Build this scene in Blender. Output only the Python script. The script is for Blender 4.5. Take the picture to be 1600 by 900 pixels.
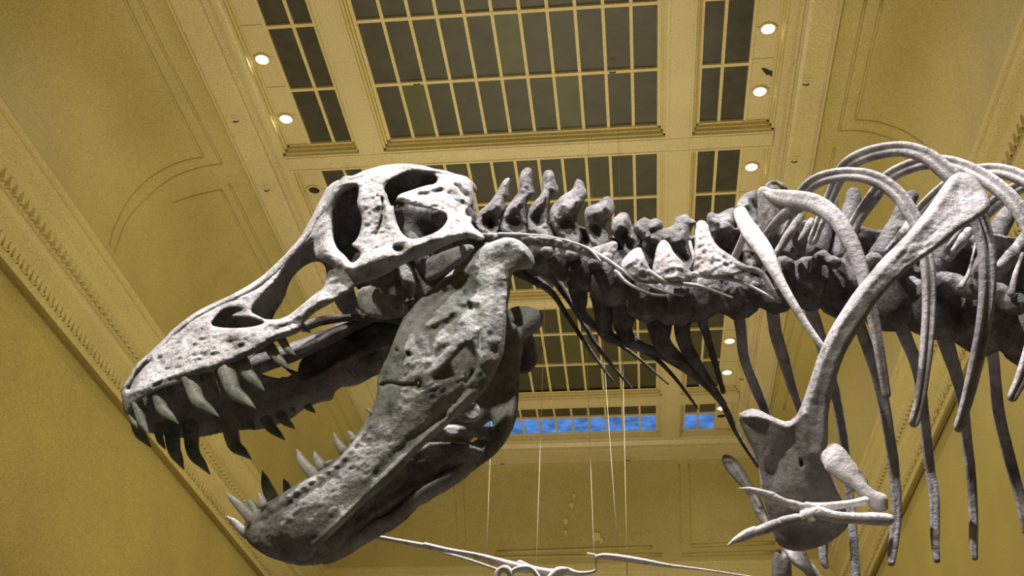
import bpy, math, random
import numpy as np
from mathutils import Matrix, Vector
from mathutils.geometry import tessellate_polygon

for o in list(bpy.data.objects):
    bpy.data.objects.remove(o)
SC = bpy.context.scene
COL = SC.collection
random.seed(7)

# ------------------------------------------------------------------ camera
F = 1814.0
def nrm(v):
    v = np.asarray(v, float)
    return v / np.linalg.norm(v)
_Y = nrm((221, 1185, F)); _X = nrm((19100, -784, -F)); _X = nrm(_X - _Y * _X.dot(_Y)); _Z = np.cross(_X, _Y)
if _Z[1] > 0: _Z = -_Z
RW = np.array([_X, _Y, _Z])                 # camera (x right, y down, z forward) -> world
EYE = np.array([0.0, 0.0, 1.6])
cam = bpy.data.cameras.new('camera'); cam.sensor_width = 36; cam.lens = 36 * F / 1600
cam.clip_start = .05; cam.clip_end = 200
camo = bpy.data.objects.new('camera', cam); COL.objects.link(camo)
rt, up, bk = RW @ [1, 0, 0], RW @ [0, -1, 0], -(RW @ [0, 0, 1])
camo.matrix_world = Matrix(((rt[0], up[0], bk[0], EYE[0]), (rt[1], up[1], bk[1], EYE[1]), (rt[2], up[2], bk[2], EYE[2]), (0, 0, 0, 1)))
SC.camera = camo
# ------------------------------------------------------------------ world, lamps, exposure
SC.view_settings.view_transform = 'Standard'; SC.view_settings.look = 'None'
SC.view_settings.gamma = 1; SC.view_settings.use_curve_mapping = False
SC.view_settings.exposure = 0.0
W = bpy.data.worlds.new('world'); SC.world = W; W.use_nodes = True
W.node_tree.nodes['Background'].inputs[0].default_value = (1.0, .84, .46, 1)
W.node_tree.nodes['Background'].inputs[1].default_value = 0.05

def lamp(name, kind, loc, energy, color, target=None, **kw):
    l = bpy.data.lights.new(name, kind); l.energy = energy; l.color = color
    for k, v in kw.items(): setattr(l, k, v)
    o = bpy.data.objects.new(name, l); COL.objects.link(o); o.location = loc
    if target is not None:
        o.rotation_euler = (Vector(target) - Vector(loc)).to_track_quat('-Z', 'Y').to_euler()
    return o
WARM = (1.0, .885, .62)
lamp('spot_lamp', 'SPOT', (-1.7, 1.7, 11.4), 5400, (1.0, .955, 1.0), (-.5, 3.3, 3.6), spot_size=math.radians(44), spot_blend=.5, shadow_soft_size=.07)
lamp('spot_lamp', 'SPOT', (1.9, 1.8, 11.4), 4200, (1.0, .955, 1.0), (1.1, 3.3, 3.4), spot_size=math.radians(40), spot_blend=.5, shadow_soft_size=.07)
lamp('spot_lamp', 'SPOT', (-2.8, -1.4, 8.8), 1500, (1.0, .97, .90), (-.2, 3.2, 3.4), spot_size=math.radians(44), spot_blend=.6, shadow_soft_size=.1)  # added front fill to lift the jaw and shoulder faces
lamp('spot_lamp', 'SPOT', (-.4, 6.6, 12.6), 8000, (1.0, .955, .98), (.2, 7.2, 3.4), spot_size=math.radians(36), spot_blend=.5, shadow_soft_size=.07)
for y_ in (-1.5, 10, 15.5, 21):
    lamp('added_uplight', 'AREA', (-1.45, y_, 4.9), 270, WARM, (-1.45, y_, 9), shape='RECTANGLE', size=6.0, size_y=2.0)  # unseen fill added to brighten the hall; no fitting carries it

# ------------------------------------------------------------------ projection helpers
def P(px, py, Y):
    """point on the plane at hall distance Y seen at photo pixel px,py"""
    d = RW @ np.array([px - 800.0, py - 450.0, F])
    return EYE + d * (Y / d[1])
def PV(px, py, Y):
    c = np.stack([px - 800.0, py - 450.0, np.full_like(px, F)], 1)
    d = c @ RW.T
    return EYE + d * (Y / d[:, 1])[:, None]
def PZ(px, py, h):
    d = RW @ np.array([px - 800.0, py - 450.0, F])
    return EYE + d * (h / d[2])
def mpp(p):                                  # metres per pixel at a world point
    return (np.asarray(p) - EYE) @ (RW @ [0, 0, 1]) / F

# ------------------------------------------------------------------ noise
_rng = np.random.RandomState(3)
_LAT = _rng.rand(64, 64, 64)
def vnoise(p):
    i = np.floor(p).astype(int); f = p - i; f = f * f * (3 - 2 * f); i &= 63; j = (i + 1) & 63
    x0, y0, z0 = i.T; x1, y1, z1 = j.T; fx, fy, fz = f.T
    a = _LAT[x0, y0, z0] * (1 - fx) + _LAT[x1, y0, z0] * fx
    b = _LAT[x0, y1, z0] * (1 - fx) + _LAT[x1, y1, z0] * fx
    c = _LAT[x0, y0, z1] * (1 - fx) + _LAT[x1, y0, z1] * fx
    d = _LAT[x0, y1, z1] * (1 - fx) + _LAT[x1, y1, z1] * fx
    return ((a * (1 - fy) + b * fy) * (1 - fz) + (c * (1 - fy) + d * fy) * fz) * 2 - 1
def fbm(p, size, octv=3):
    s = 0; a = 1.0; q = p / size + 17.3
    for _ in range(octv):
        s = s + a * vnoise(q); q = q * 2.03 + 5.1; a *= .5
    return s

# ------------------------------------------------------------------ materials
def mat(name):
    m = bpy.data.materials.new(name); m.use_nodes = True
    return m, m.node_tree, m.node_tree.nodes, m.node_tree.links, m.node_tree.nodes['Principled BSDF']
def ramp(N, stops):
    r = N.new('ShaderNodeValToRGB')
    while len(r.color_ramp.elements) < len(stops): r.color_ramp.elements.new(.5)
    for e, (p, c) in zip(r.color_ramp.elements, stops):
        e.position = p; e.color = (*c, 1)
    return r
def noise(N, L, co, scale, detail=4, rough=.55):
    n = N.new('ShaderNodeTexNoise'); n.inputs['Scale'].default_value = scale
    n.inputs['Detail'].default_value = detail; n.inputs['Roughness'].default_value = rough
    L.new(co, n.inputs['Vector']); return n
def bone_mat(name, dark, mid, light, rough=.6, scale=9., bump=.85, spec=.35):
    m, T, N, L, B = mat(name)
    tc = N.new('ShaderNodeTexCoord')
    n1 = noise(N, L, tc.outputs['Object'], scale, 8, .62)
    r1 = ramp(N, [(.30, dark), (.48, mid), (.68, light)])
    L.new(n1.outputs['Fac'], r1.inputs[0])
    n2 = noise(N, L, tc.outputs['Object'], scale * 5, 6, .7)
    r2 = ramp(N, [(.34, (.42, .41, .38)), (.46, (1, 1, 1))])
    L.new(n2.outputs['Fac'], r2.inputs[0])
    mx = N.new('ShaderNodeMixRGB'); mx.blend_type = 'MULTIPLY'; mx.inputs[0].default_value = .75
    L.new(r1.outputs[0], mx.inputs[1]); L.new(r2.outputs[0], mx.inputs[2])
    L.new(mx.outputs[0], B.inputs['Base Color'])
    B.inputs['Roughness'].default_value = rough; B.inputs['Specular IOR Level'].default_value = spec
    n3 = noise(N, L, tc.outputs['Object'], scale * 9, 8, .65)
    vo = N.new('ShaderNodeTexVoronoi'); vo.inputs['Scale'].default_value = scale * 4.5; L.new(tc.outputs['Object'], vo.inputs['Vector'])
    ad = N.new('ShaderNodeMath'); ad.operation = 'MULTIPLY_ADD'; ad.inputs[1].default_value = .35
    L.new(vo.outputs['Distance'], ad.inputs[0]); L.new(n3.outputs['Fac'], ad.inputs[2])
    bp = N.new('ShaderNodeBump'); bp.inputs['Strength'].default_value = bump; bp.inputs['Distance'].default_value = .016
    L.new(ad.outputs[0], bp.inputs['Height']); L.new(bp.outputs[0], B.inputs['Normal'])
    return m
M = {}
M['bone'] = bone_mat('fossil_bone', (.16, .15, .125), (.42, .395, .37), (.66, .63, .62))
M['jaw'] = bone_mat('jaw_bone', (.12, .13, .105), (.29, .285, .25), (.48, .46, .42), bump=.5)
M['vert'] = bone_mat('shaded_bone', (.07, .058, .06), (.20, .18, .17), (.46, .44, .42), scale=12, bump=1.0)  # albedo lowered to put deeper shade into vertebrae and inner bones
M['rib'] = bone_mat('rib_bone', (.17, .15, .14), (.37, .34, .325), (.58, .55, .54), scale=7, bump=.6)
M['tooth'] = bone_mat('tooth_enamel', (.13, .155, .12), (.29, .32, .25), (.60, .55, .43), rough=.42, scale=11, bump=.15, spec=.5)
M['lightbone'] = bone_mat('pale_bone', (.38, .34, .31), (.66, .61, .58), (.82, .78, .75), scale=8, bump=.5)
M['white'] = bone_mat('white_cast', (.60, .55, .50), (.80, .75, .70), (.86, .82, .78), scale=5, bump=.15)

def paint(name, c, var=.12, rough=.55):
    m, T, N, L, B = mat(name)
    tc = N.new('ShaderNodeTexCoord')
    n1 = noise(N, L, tc.outputs['Object'], .7, 5)
    a = tuple(x * (1 - var) for x in c); b = tuple(min(1, x * (1 + var)) for x in c)
    r = ramp(N, [(.35, a), (.65, b)]); L.new(n1.outputs['Fac'], r.inputs[0])
    n2 = noise(N, L, tc.outputs['Object'], 55, 2)
    mx = N.new('ShaderNodeMixRGB'); mx.blend_type = 'OVERLAY'; mx.inputs[0].default_value = .7
    L.new(r.outputs[0], mx.inputs[1]); L.new(n2.outputs['Fac'], mx.inputs[2])
    L.new(mx.outputs[0], B.inputs['Base Color']); B.inputs['Roughness'].default_value = rough
    bp = N.new('ShaderNodeBump'); bp.inputs['Strength'].default_value = .15; bp.inputs['Distance'].default_value = .01
    L.new(n2.outputs['Fac'], bp.inputs['Height']); L.new(bp.outputs[0], B.inputs['Normal'])
    return m
M['ceil'] = paint('cream_ceiling_paint', (.58, .485, .255), .05, .42)
M['gloss'] = paint('glossy_moulding_paint', (.58, .485, .255), .05, .24)
M['wall'] = paint('ochre_wall_paint', (.455, .37, .115), .08)
M['cove'] = paint('ochre_cove_shaded', (.43, .352, .12), .07)  # ochre lowered to put in the shade above the cornice
M['trim'] = paint('cream_trim_lit', (.55, .455, .19), .05)  # cream raised to stand in for brighter light on the cornice
M['mull'] = paint('cream_glazing_bar', (.62, .50, .24), .04)
M['floor'] = paint('grey_stone_floor', (.07, .062, .05), .1)
M['groove'] = paint('soffit_shadow_paint', (.20, .145, .03), .05)  # dark tone painted as shade under the cornice

def plain(name, c, rough=.5, metal=0., emit=None, es=0.):
    m, T, N, L, B = mat(name)
    B.inputs['Base Color'].default_value = (*c, 1); B.inputs['Roughness'].default_value = rough; B.inputs['Metallic'].default_value = metal
    if emit: B.inputs['Emission Color'].default_value = (*emit, 1); B.inputs['Emission Strength'].default_value = es
    return m
M['black'] = plain('black_void', (.012, .012, .012), .6)
M['metal'] = plain('dull_brass_metal', (.10, .11, .06), .35, .6)
M['lamp'] = plain('lamp_glow', (1, 1, 1), .5, 0, (1.0, .95, .80), 9)
M['wire'] = plain('steel_wire', (.42, .36, .22), .6, 0)

def glass_mat(name, a, b, rough=.22, emit=None, es=0):
    m, T, N, L, B = mat(name)
    tc = N.new('ShaderNodeTexCoord')
    n = noise(N, L, tc.outputs['Object'], 3.0, 6)
    r = ramp(N, [(.3, a), (.7, b)]); L.new(n.outputs['Fac'], r.inputs[0]); L.new(r.outputs[0], B.inputs['Base Color'])
    n2 = noise(N, L, tc.outputs['Object'], 60, 3)
    bp = N.new('ShaderNodeBump'); bp.inputs['Strength'].default_value = .25; bp.inputs['Distance'].default_value = .01
    L.new(n2.outputs['Fac'], bp.inputs['Height']); L.new(bp.outputs[0], B.inputs['Normal'])
    B.inputs['Roughness'].default_value = rough
    if emit:
        r2 = ramp(N, [(.38, tuple(x * .35 for x in emit)), (.62, emit)]); L.new(n.outputs['Fac'], r2.inputs[0])
        L.new(r2.outputs[0], B.inputs['Emission Color']); B.inputs['Emission Strength'].default_value = es
    return m
M['glass'] = glass_mat('dark_frosted_glass', (.040, .037, .018), (.064, .058, .030), .42)
M['glassg'] = glass_mat('greenish_frosted_glass', (.065, .068, .022), (.09, .092, .034), .42)
M['glasss'] = glass_mat('grey_side_glass', (.045, .044, .034), (.075, .07, .05), .22)
M['blue'] = glass_mat('blue_dusk_glass', (.05, .10, .2), (.08, .16, .3), .3, (.05, .22, .75), 1.0)

# ------------------------------------------------------------------ object helpers
def mesh_obj(name, V, Fc, m, parent=None, smooth=True, off=None):
    me = bpy.data.meshes.new(name)
    V = np.asarray(V, float)
    if off is not None: V = V - off
    me.from_pydata([tuple(v) for v in V], [], [tuple(int(i) for i in f) for f in Fc])
    if smooth: me.polygons.foreach_set('use_smooth', [True] * len(me.polygons))
    me.materials.append(m); me.update()
    o = bpy.data.objects.new(name, me); COL.objects.link(o)
    if parent is not None: o.parent = parent
    return o
def tag(o, label, cat, group=None):
    o['label'] = label; o['category'] = cat
    if group: o['group'] = group
    return o
def struct(o): o['kind'] = 'structure'; return o
def empty(name, loc):
    o = bpy.data.objects.new(name, None); COL.objects.link(o); o.location = loc; o.empty_display_size = .1
    return o
def join(parts):
    V = []; Fc = []; n = 0
    for v, f in parts:
        V.append(np.asarray(v, float)); Fc += [tuple(i + n for i in q) for q in f]; n += len(v)
    return np.concatenate(V), Fc
def box(x0, x1, y0, y1, z0, z1):
    V = [(x, y, z) for x in (x0, x1) for y in (y0, y1) for z in (z0, z1)]
    Fc = [(0, 1, 3, 2), (4, 6, 7, 5), (0, 4, 5, 1), (2, 3, 7, 6), (0, 2, 6, 4), (1, 5, 7, 3)]
    return V, Fc

# ---- tapered sweep through photo points: (px, py, Y, a[, b]) a = half width, b = half depth (pixels)
def catmull(A, n):
    A = np.asarray(A, float)
    if len(A) < 3:
        t = np.linspace(0, 1, max(n, 2))[:, None]
        return A[0] * (1 - t) + A[-1] * t
    B = np.vstack([2 * A[0] - A[1], A, 2 * A[-1] - A[-2]])
    out = []
    for i in range(1, len(B) - 2):
        p0, p1, p2, p3 = B[i - 1:i + 3]
        for t in np.linspace(0, 1, n, endpoint=False):
            out.append(.5 * ((2 * p1) + (p2 - p0) * t + (2 * p0 - 5 * p1 + 4 * p2 - p3) * t * t + (3 * p1 - p0 - 3 * p2 + p3) * t ** 3))
    out.append(A[-1]); return np.array(out)
def tube(pts, n=6, ring=14, groove=0., gc=-math.pi / 2, gw=.45, cap=True, nz=.0, ns=.05, world=False, both=False, sq=1.0):
    A = np.array([list(p) + ([p[3]] if len(p) == 4 else []) for p in pts], float)
    if world:
        C0 = A[:, :3]; rad = A[:, 3:5]
    else:
        C0 = np.array([P(*a[:3]) for a in A]); s = np.array([mpp(c) for c in C0]); rad = A[:, 3:5] * s[:, None]
    S = catmull(np.hstack([C0, rad]), n)
    C = S[:, :3]; ra = np.maximum(S[:, 3], 1e-4); rb = np.maximum(S[:, 4], 1e-4)
    Tn = np.gradient(C, axis=0); Tn /= np.linalg.norm(Tn, axis=1)[:, None] + 1e-12
    if cap:
        for end in (0, -1):
            a0, b0 = ra[end], rb[end]; d = Tn[end] * (-1 if end == 0 else 1); c0 = C[end]
            k = [(.5, .866), (.866, .5), (1.0, .12)]
            Cn = np.array([c0 + d * min(a0, b0) * q[0] for q in k]); an = np.array([a0 * q[1] for q in k]); bn = np.array([b0 * q[1] for q in k]); tn = np.array([Tn[end]] * 3)
            if end == 0:
                C = np.vstack([Cn[::-1], C]); ra = np.r_[an[::-1], ra]; rb = np.r_[bn[::-1], rb]; Tn = np.vstack([tn, Tn])
            else:
                C = np.vstack([C, Cn]); ra = np.r_[ra, an]; rb = np.r_[rb, bn]; Tn = np.vstack([Tn, tn])
    V = C - EYE; V = V / np.linalg.norm(V, axis=1)[:, None]
    Sd = np.cross(Tn, V); Sd /= np.linalg.norm(Sd, axis=1)[:, None] + 1e-9
    D = np.cross(Sd, Tn)
    D *= np.sign((D * V).sum(1))[:, None] + (np.abs((D * V).sum(1)) < 1e-9)[:, None]
    th = np.linspace(0, 2 * math.pi, ring, endpoint=False)
    g = np.ones(ring)
    if groove:
        g = g - groove * np.exp(-((np.angle(np.exp(1j * (th - gc)))) / gw) ** 2)
        if both: g = g - groove * np.exp(-((np.angle(np.exp(1j * (th + gc)))) / gw) ** 2)
    ct = np.sign(np.cos(th)) * np.abs(np.cos(th)) ** sq; st = np.sign(np.sin(th)) * np.abs(np.sin(th)) ** sq
    Vt = C[:, None] + Sd[:, None] * (ra[:, None] * ct * g)[..., None] + D[:, None] * (rb[:, None] * st * g)[..., None]
    m = len(C); Vt = Vt.reshape(-1, 3)
    if nz:
        cen = np.repeat(C, ring, 0); w = (Vt - cen); Vt = cen + w * (1 + nz * fbm(Vt, ns))[:, None]
    Fc = []
    for i in range(m - 1):
        for j in range(ring):
            k = (j + 1) % ring
            Fc.append((i * ring + j, i * ring + k, (i + 1) * ring + k, (i + 1) * ring + j))
    Fc.append(tuple(range(ring))[::-1]); Fc.append(tuple((m - 1) * ring + j for j in range(ring)))
    return Vt, Fc
def blob(px, py, Y, rx, ry=None, rd=None, n=10, nz=.12):
    ry = ry or rx; rd = rd or rx
    c = P(px, py, Y); s = mpp(c); V = []; Fc = []
    for i in range(n + 1):
        a = math.pi * i / n
        for j in range(2 * n):
            b = math.pi * j / n
            q = RW @ np.array([rx * math.sin(a) * math.cos(b), -ry * math.cos(a), rd * math.sin(a) * math.sin(b)])
            V.append(c + q * s)
    for i in range(n):
        for j in range(2 * n):
            k = (j + 1) % (2 * n)
            Fc.append((i * 2 * n + j, i * 2 * n + k, (i + 1) * 2 * n + k, (i + 1) * 2 * n + j))
    V = np.array(V); V = c + (V - c) * (1 + nz * fbm(V, .05))[:, None]
    return V, Fc

# ---- plate of bone: outline + openings given in photo pixels, bulging through depth control points
def tps(ctrl):
    c = np.array(ctrl, float); x = c[:, :2] / 100.0; n = len(c)
    if n < 4:
        m = c[:, 2].mean(); return lambda q: np.full(len(q), m)
    r = np.linalg.norm(x[:, None] - x[None], axis=2); K = np.where(r > 0, r * r * np.log(r + 1e-12), 0) + np.eye(n) * 1e-3
    A = np.zeros((n + 3, n + 3)); A[:n, :n] = K; A[:n, n] = 1; A[:n, n + 1:] = x; A[n, :n] = 1; A[n + 1:, :n] = x.T
    w = np.linalg.lstsq(A, np.r_[c[:, 2], 0, 0, 0], rcond=None)[0]
    def f(q):
        q = np.asarray(q) / 100.0; r = np.linalg.norm(q[:, None] - x[None], axis=2)
        return np.where(r > 0, r * r * np.log(r + 1e-12), 0) @ w[:n] + w[n] + q @ w[n + 1:]
    return f
def chaikin(p):
    p = np.asarray(p, float); q = np.roll(p, -1, 0)
    return np.stack([.75 * p + .25 * q, .25 * p + .75 * q], 1).reshape(-1, 2)
def segdist(q, a, b):
    best = np.full(len(q), 1e9); near = np.zeros_like(q)
    for s, e in zip(a, b):
        d = e - s; t = np.clip(((q - s) @ d) / (d @ d + 1e-12), 0, 1); c = s + t[:, None] * d
        dd = np.linalg.norm(q - c, axis=1); m = dd < best
        best[m] = dd[m]; near[m] = c[m]
    return best, near
def pldist(q, line):
    l = np.asarray(line, float)
    if len(l) == 1: return np.linalg.norm(q - l[0], axis=1)
    return segdist(q, l[:-1], l[1:])[0]
def relief(outline, holes, ctrl, T, edge, step=2.2, feats=(), nz=.004, ns=.05, smooth=True, back=1.0):
    polys = [np.asarray(outline, float)] + [np.asarray(h, float) for h in holes]
    if smooth: polys = [chaikin(p) for p in polys]
    a = np.concatenate(polys); b = np.concatenate([np.roll(p, -1, 0) for p in polys])
    lo = polys[0].min(0) - step; hi = polys[0].max(0) + step
    nx = int((hi[0] - lo[0]) / step) + 2; ny = int((hi[1] - lo[1]) / step) + 2
    gx = lo[0] + np.arange(nx) * step; gy = lo[1] + np.arange(ny) * step
    cx, cy = np.meshgrid(gx[:-1] + step / 2, gy[:-1] + step / 2, indexing='ij')
    q = np.stack([cx.ravel(), cy.ravel()], 1); ins = np.zeros(len(q), bool)
    for s, e in zip(a, b):
        c = (s[1] > q[:, 1]) != (e[1] > q[:, 1])
        if s[1] != e[1]: ins ^= c & (q[:, 0] < (e[0] - s[0]) * (q[:, 1] - s[1]) / (e[1] - s[1]) + s[0])
    ins = ins.reshape(nx - 1, ny - 1)
    cnt = np.zeros((nx, ny), int)
    cnt[:-1, :-1] += ins; cnt[1:, :-1] += ins; cnt[:-1, 1:] += ins; cnt[1:, 1:] += ins
    used = cnt > 0; bnd = used & (cnt < 4)
    vx, vy = np.meshgrid(gx, gy, indexing='ij'); idx = -np.ones((nx, ny), int); idx[used] = np.arange(used.sum())
    pts = np.stack([vx[used], vy[used]], 1); isb = bnd[used]
    d, near = segdist(pts, a, b)
    pts[isb] = near[isb]; d[isb] = 0
    y = tps(ctrl)(pts); h = T * np.sqrt(np.clip(1 - (1 - np.clip(d / edge, 0, 1)) ** 2, 0, 1))
    fr = -h.copy(); bkk = h * back
    fade = np.clip(d / edge, 0, 1)
    for line, sig, amp in feats:
        fr += amp * np.exp(-(pldist(pts, line) / sig) ** 2) * fade
    W0 = PV(pts[:, 0], pts[:, 1], y)
    if nz: fr += nz * fbm(W0, ns, 4) * (.25 + .75 * fade)
    Vf = PV(pts[:, 0], pts[:, 1], y + np.minimum(fr, bkk - .002)); Vb = PV(pts[:, 0], pts[:, 1], y + bkk)
    n = len(pts); bi = np.where(isb, np.arange(n), 0); bi[~isb] = n + np.arange((~isb).sum())
    I, J = np.nonzero(ins); Fc = []
    for i, j in zip(I, J):
        p, q_, r, s = idx[i, j], idx[i + 1, j], idx[i + 1, j + 1], idx[i, j + 1]
        Fc.append((p, s, r, q_)); Fc.append((bi[p], bi[q_], bi[r], bi[s]))
    return np.vstack([Vf, Vb[~isb]]), [tuple(dict.fromkeys(f)) for f in Fc]
def mirror(mesh, Ys, k=0.0, x0=0.0):
    V, Fc = mesh; V = V.copy()
    V[:, 1] = 2 * (Ys + k * (V[:, 0] - x0)) - V[:, 1]
    return V, [f[::-1] for f in Fc]
def remesh(o, vox, it=3):
    m = o.modifiers.new('fuse', 'REMESH'); m.mode = 'VOXEL'; m.voxel_size = vox; m.use_smooth_shade = True
    s = o.modifiers.new('soften', 'SMOOTH'); s.iterations = it; s.factor = .5
# ================================================================== THE HALL
ZC = 1.6; XC = -1.4675; YB = -4.0
def zz(h): return ZC + h
def loc_mesh(name, parts, m, parent=None, smooth=False):
    V, Fc = join(parts)
    return mesh_obj(name, V, Fc, m, parent, smooth)
# floor and walls
struct(loc_mesh('floor', [box(XC - 7.2, XC + 7.2, YB, 28, -.1, 0)], M['floor']))
WO = 6.34
wl = struct(loc_mesh('wall_left', [box(XC - WO - .3, XC - WO, YB, 27.2, 0, zz(8.4))], M['wall']))
wr = struct(loc_mesh('wall_right', [box(XC + WO, XC + WO + .3, YB, 27.2, 0, zz(8.4))], M['wall']))
wf = struct(loc_mesh('wall_far', [box(XC - WO, XC + WO, 26.75, 27.1, 0, zz(8.4))], M['wall']))
# profiles swept round three sides of the hall: o = distance out from the centre line, h = height over the eye
def far_y(o):
    if o <= 4.61: return 25.0 + (o - 3.8545) * 1.456
    return 26.1 + (o - 4.61) * .23
def sweep(name, prof, m, parent, smooth=False, ny=1, side=None):
    out = []
    for s in ('left', 'right', 'far'):
        V = []; n = len(prof)
        if s == 'far':
            for e in (-1, 1):
                for o, h in prof: V.append((XC + e * o, far_y(o), zz(h)))
        else:
            e = -1 if s == 'left' else 1
            for q in (0, 1):
                for o, h in prof: V.append((XC + e * o, YB if q == 0 else far_y(o), zz(h)))
        Fc = [(i, i + 1, n + i + 1, n + i) for i in range(n - 1)]
        if s == 'right': Fc = [f[::-1] for f in Fc]
        if s == 'far': Fc = [f[::-1] for f in Fc][::1]
        out.append(mesh_obj(name, V, Fc, m, parent[s] if isinstance(parent, dict) else parent, smooth))
    return out
# ---- ceiling: grid of beams
HG = 12.2
LBX = (-4.13, -3.73); RBX = (.77, 1.19)
CB = [(9.35, 9.75), (14.18, 14.58), (18.79, 19.15), (22.94, 23.37)]
def beam(a, b):
    x0, x1 = a; y0, y1 = b
    return box(x0, x1, y0, y1, zz(12.0), zz(12.5))
ceiling = struct(loc_mesh('ceiling', [box(XC - 6.6, XC + 6.6, YB, 28, zz(12.62), zz(12.75))], M['ceil']))
for bx in (LBX, RBX):
    loc_mesh('beam', [beam(bx, (YB, 25.1))], M['ceil'], ceiling)
for cb in CB:
    for xa, xb in ((XC - 3.92, LBX[0]), (LBX[1], RBX[0]), (RBX[1], XC + 3.92)):
        loc_mesh('beam', [box(xa, xb, cb[0], cb[1], zz(12.004), zz(12.5))], M['ceil'], ceiling)
for bx in (LBX, RBX):
    for x in (bx[0] + .05, bx[1] - .05):
        loc_mesh('bead', [box(x - .008, x + .008, YB, 25.1, zz(11.988), zz(12.01))], M['ceil'], ceiling)
for cb in CB:
    for y in (cb[0] + .05, cb[1] - .05):
        loc_mesh('bead', [box(XC - 3.9, XC + 3.9, y - .008, y + .008, zz(11.992), zz(12.014))], M['ceil'], ceiling)
# bead mouldings in the coffers, stepped
def coffer_trim(x0, x1, y0, y1):
    parts = []
    for k, (w, h0) in enumerate(((.035, 12.05), (.065, 12.11), (.10, 12.165))):
        parts += [box(x0, x0 + w, y0, y1, zz(h0), zz(12.4)), box(x1 - w, x1, y0, y1, zz(h0), zz(12.4)),
                  box(x0, x1, y0, y0 + w, zz(h0), zz(12.4)), box(x0, x1, y1 - w, y1, zz(h0), zz(12.4))]
    return parts
NARROW = None
bays = [(9.75, 14.18, [10.2, 11.5, 12.82, 14.09]), (14.58, 18.79, [14.68, 15.92, 17.25, 18.70]),
        (19.15, 22.94, [19.25, 20.4, 21.68, 22.86]), (23.37, 25.1, [23.47, 24.16, 25.0])]
wn = 0
for bi_, (y0, y1, rows) in enumerate(bays):
    for side in ('main', 'left', 'right'):
        wn += 1
        if side == 'main': xs = list(np.linspace(-3.63, .67, 12)); cx0, cx1 = LBX[1], RBX[0]
        elif side == 'right': xs = [1.29, 1.61, 2.01]; cx0, cx1 = RBX[1], XC + 3.92
        else: xs = [-2.935 - x for x in (2.01, 1.61, 1.29)]; cx0, cx1 = XC - 3.92, LBX[0]
        win = struct(loc_mesh(f'window_{wn}', coffer_trim(cx0, cx1, y0, y1), M['trim']))
        # glazing bars
        for x in xs[1:-1]:
            loc_mesh('glazing_bar', [box(x - .024, x + .024, rows[0], rows[-1], zz(HG - .03), zz(HG + .05))], M['mull'], win)
        for y in rows[1:-1]:
            loc_mesh('glazing_bar', [box(xs[0], xs[-1], y - .03, y + .03, zz(HG - .035), zz(HG + .05))], M['mull'], win)
        loc_mesh('sash', [box(xs[0] - .03, xs[0] + .02, rows[0], rows[-1], zz(HG - .04), zz(HG + .05)), box(xs[-1] - .02, xs[-1] + .03, rows[0], rows[-1], zz(HG - .04), zz(HG + .05)),
                          box(xs[0], xs[-1], rows[0] - .03, rows[0] + .02, zz(HG - .04), zz(HG + .05)), box(xs[0], xs[-1], rows[-1] - .02, rows[-1] + .03, zz(HG - .04), zz(HG + .05))], M['mull'], win)
        for r in range(len(rows) - 1):
            for c in range(len(xs) - 1):
                m = M['glass'] if side == 'main' else M['glasss']
                if side == 'main' and bi_ == 0 and (r, c) in ((1, 5), (2, 7), (2, 1)): m = M['glassg']
                if side == 'main' and bi_ == 2 and (r, c) in ((1, 6), (1, 9)): m = M['glassg']
                if bi_ == 3 and r == 1: m = M['blue']
                loc_mesh('pane', [box(xs[c], xs[c + 1], rows[r], rows[r + 1], zz(HG), zz(HG + .03))], m, win)
        if side != 'main':   # strip of flat panels that carries the downlights
            sx = (2.01, 2.387) if side == 'right' else (-2.935 - 2.387, -2.935 - 2.01)
            ys = np.arange(rows[0] - .05, rows[-1] + .1, .645)
            ys = np.append(ys[:-1], rows[-1] + .05)
            for a, b in zip(ys[:-1], ys[1:]):
                loc_mesh('panel', [box(sx[0] + .004, sx[1] - .004, a + .006, b - .006, zz(HG - .02), zz(HG + .05))], M['ceil'], win)
# frame moulding round the skylights
FR = [(3.8545, 12.3), (3.8545, 12.17), (3.90, 12.17), (3.92, 12.08), (3.97, 12.05), (4.03, 12.05), (4.07, 11.97), (4.11, 11.97), (4.115, 12.01), (4.16, 12.01), (4.165, 11.96), (4.22, 11.95), (4.55, 11.95),
      (4.555, 11.97), (4.575, 11.97), (4.58, 11.93), (4.61, 11.93), (4.61, 12.0)]
sweep('frame_moulding', FR, M['gloss'], ceiling)
# coves
def cove_pt(o): return 9.48 + 2.52 * math.sqrt(max(0, 1 - ((o - 4.61) / 1.31) ** 2))
CV = [(4.61 + 1.31 * math.sin(t), 9.48 + 2.52 * math.cos(t)) for t in np.linspace(0, math.pi / 2, 25)]
sweep('cove', CV, M['cove'], ceiling, smooth=True)
# cornice
def cor(t, p): return (5.92 + .31 * t - p, 9.48 - 1.33 * t)
CP = [cor(0, -.06), cor(0, .02), cor(.03, .05), cor(.08, .05), cor(.085, .015), cor(.12, .035), cor(.165, .035), cor(.18, -.01), cor(.30, -.05), cor(.385, -.05), cor(.39, -.02), cor(.53, -.02), cor(.535, -.05), cor(.59, -.05),
      cor(.595, .04), cor(.63, .05), cor(.66, .03), cor(.69, .03), cor(.70, -.01), cor(.72, -.01), cor(.725, -.03), cor(.985, -.03), cor(.99, .0), cor(1.02, .0), cor(1.021, -.1)]
TR = {}
for k, s in enumerate(('left', 'right', 'far')):
    pass
cs = sweep('trim', CP, M['trim'], None)
for k, o in enumerate(cs): o.name = f'trim_{k + 1}'; struct(o)
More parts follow.
